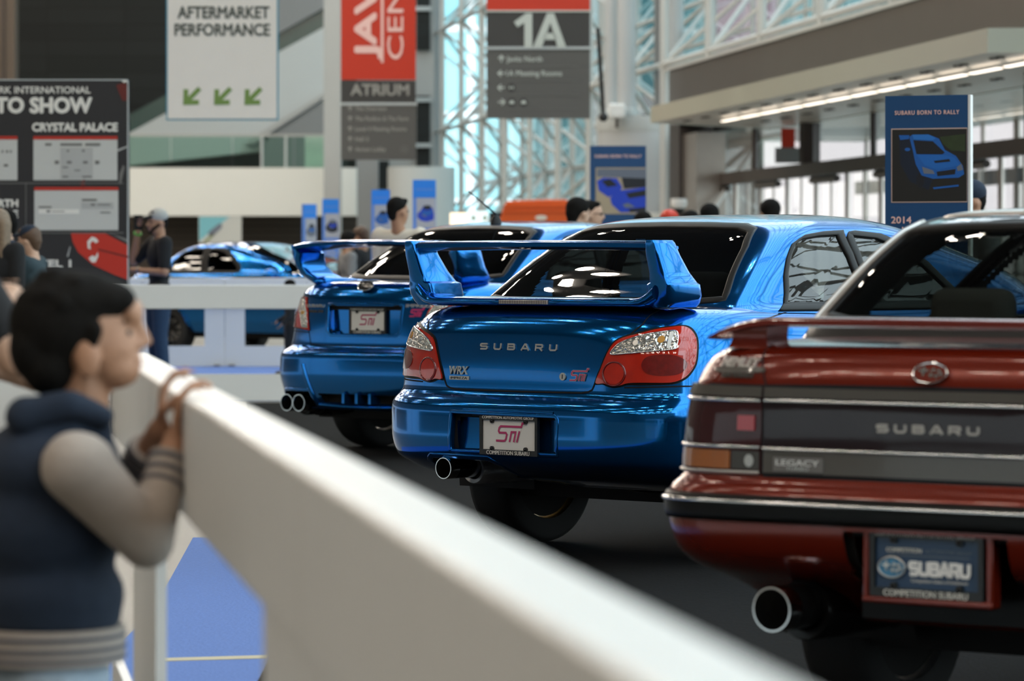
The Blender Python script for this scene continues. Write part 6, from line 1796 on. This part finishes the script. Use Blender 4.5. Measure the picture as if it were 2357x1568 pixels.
# ---------------------------------------------------------------- the boy at the near barrier
def bp(px, py, dy=0.): 
    v = at(px, py, 6.80+dy); return Vector((v.x, v.y, v.z))
boy = thing('person', 'boy in navy varsity jacket leaning his hands on the near white barrier', 'person', (bp(150, 0).x, 6.80, 0))
o0 = Vector((bp(150, 0).x, 6.80, 0))
q = lambda px, py, dy=0.: tuple(bp(px, py, dy)-o0)
pxm = 6.8/FPX
def ell(px, py, rx, ry, rz, dy=0.): return ('e', q(px, py, dy), (rx*pxm, ry*pxm, rz*pxm))
def cap_(p, r, p2, r2): return ('c', q(*p), r*pxm, q(*p2), r2*pxm)
head = [ell(262, 845, 62, 62, 52), ell(185, 755, 118, 92, 122), ell(150, 760, 112, 88, 108), ell(240, 800, 82, 74, 88), cap_((296, 862, 0), 24, (250, 850, 0), 40), ell(305, 720, 26, 52, 36),
        cap_((318, 740, 0), 11, (338, 786, 0), 13), cap_((322, 795, -.012), 10, (322, 795, .012), 10), cap_((318, 828, -.018), 9, (318, 828, .018), 9), cap_((316, 850, -.015), 9, (316, 850, .015), 9),
        ell(284, 805, 34, 60, 34), ('e', q(203, 832, -.068), (30*pxm, 12*pxm, 42*pxm)), ('e', q(196, 832, .068), (30*pxm, 12*pxm, 42*pxm)),
        cap_((190, 960, 0), 62, (195, 860, 0), 60)]
torso = [ell(120, 1080, 150, 200, 130), ell(105, 1230, 160, 190, 170), ell(110, 1390, 140, 160, 110)]
RSh, REl, RWr = (175, 1075, -.155), (338, 1245, -.10), (402, 1010, .0)
LSh, LEl, LWr = (175, 1060, .150), (285, 1150, .17), (368, 985, .06)
boyb = head+torso+[cap_(RSh, 62, REl, 44), cap_(REl, 44, RWr, 27), cap_(LSh, 62, LEl, 42), cap_(LEl, 42, LWr, 27)]
boyb += hand(q(*RWr), Vector((.14, .02, 1.)), (1, .0, -.15), .092, .95, .12, 1)
boyb += hand(q(*LWr), Vector((.10, .02, 1.)), (1, .0, -.15), .090, .85, .12, -1)
for sg in (-1, 1):
    boyb += [('c', q(108, 1540, sg*.065), .064, q(115, 1830, sg*.08), .052), ('c', q(115, 1830, sg*.08), .056, q(95, 2160, sg*.085), .036), ('c', q(95, 2160, sg*.085), .034, q(200, 2190, sg*.09), .026)]
blob('body', boyb, 'skin_a', boy, .0055, 5)
hairp = [ell(150, 745, 132, 104, 120), ell(170, 705, 135, 98, 84), ell(248, 692, 66, 84, 48), cap_((60, 780, 0), 34, (110, 850, 0), 60), ell(122, 842, 74, 88, 74), ell(80, 800, 60, 84, 80), cap_((285, 690, -.03), 28, (288, 690, .03), 28),
         cap_((222, 760, -.068), 16, (216, 800, -.066), 9), cap_((222, 760, .068), 16, (216, 800, .066), 9)]
for i in range(26):
    a = random.uniform(0, 2*Pi); b = random.uniform(-.1, 1.2)
    hairp.append(ell(158+112*math.cos(a)*math.cos(b), 725-100*math.sin(b), 22, 22, 20, 90*pxm*math.sin(a)*math.cos(b)))
blob('hair', hairp, 'hair', boy, .007, 3)
for sg in (-1, 1):
    MB().ball(q(290, 768, sg*.026), .0078, 12, 8).build('eye', 'eye_white', boy, True); MB().ball(q(295, 768, sg*.0275), .0066, 10, 8).build('iris', 'eye_dark', boy, True)
    MB().tube([q(303, 740, sg*.010), q(300, 734, sg*.022), q(286, 739, sg*.034)], .0045, 8).build('eyebrow', 'hair', boy, True)
MB().tube([q(318, 839, -.014), q(325, 838, 0), q(318, 839, .014)], .0030, 8).build('mouth', 'lip', boy, True)
vest = [ell(115, 1075, 168, 212, 120), ell(105, 1215, 180, 205, 170), ell(112, 1370, 178, 196, 120), ell(112, 1420, 170, 188, 70), cap_((150, 985, -.05), 72, (150, 985, .05), 72), cap_((90, 975, -.07), 56, (90, 975, .07), 56), cap_((215, 985, -.03), 46, (215, 985, .03), 46)]
blob('jacket', vest, 'cloth_navy', boy, .011, 6)
blob('hood', [cap_((60, 960, -.09), 46, (160, 930, -.10), 36), cap_((160, 930, -.10), 36, (235, 960, -.06), 30), cap_((60, 960, .09), 46, (160, 930, .10), 36), cap_((60, 960, -.09), 50, (60, 960, .09), 50)], 'cloth_navy', boy, .010, 6)
slv = [cap_(RSh, 84, REl, 66), cap_(REl, 66, (382, 1088, -.034), 47), ell(200, 1080, 70, 70, 80, -.15)]
blob('sleeve', slv, 'sleeve', boy, .010, 5)
blob('sleeve', [cap_(LSh, 84, LEl, 62), cap_(LEl, 62, (330, 1062, .11), 47)], 'sleeve', boy, .010, 5)
def cuff(a, b, r, n=3):
    a, b = Vector(q(*a)), Vector(q(*b))
    MB().bar(a, b, r*pxm, 18).build('cuff', 'sleeve', boy, True)
    m = MB()
    for i in range(n): c = a.lerp(b, (i+.3)/n); d = a.lerp(b, (i+.65)/n); m.bar(c, d, r*pxm+.0025, 18)
    m.build('cuff_stripe', 'rib_dark', boy, True)
cuff((370, 1130, -.051), (391, 1052, -.018), 49); cuff((316, 1090, .128), (345, 1034, .09), 48)
m = MB(); wst = []
for z in (1440, 1520): wst.append([tuple(Vector(q(112, z))+Vector((176*pxm*math.cos(a), 196*pxm*math.sin(a), 0))) for a in np.linspace(0, 2*Pi, 33)[:-1]])
m.loft(wst).build('waistband', 'sleeve', boy, True)
for z in (1458, 1484, 1506): MB().loft([[tuple(Vector(q(112, zz))+Vector((179*pxm*math.cos(a), 199*pxm*math.sin(a), 0))) for a in np.linspace(0, 2*Pi, 33)[:-1]] for zz in (z-5, z+5)]).build('waist_stripe', 'rib_dark', boy, True)
pn = [ell(110, 1560, 150, 166, 80)]
for sg in (-1, 1): pn += [('c', q(108, 1580, sg*.070), .078, q(115, 1830, sg*.08), .072), ('c', q(115, 1830, sg*.08), .072, q(98, 2120, sg*.085), .058)]
blob('trousers', pn, 'denim_pale', boy, .012, 5)
for sg in (-1, 1): blob('shoe', [('c', q(85, 2185, sg*.085), .036, q(190, 2192, sg*.09), .032), ('c', q(95, 2165, sg*.085), .040, q(140, 2180, sg*.088), .036)], 'cloth_white', boy, .010)
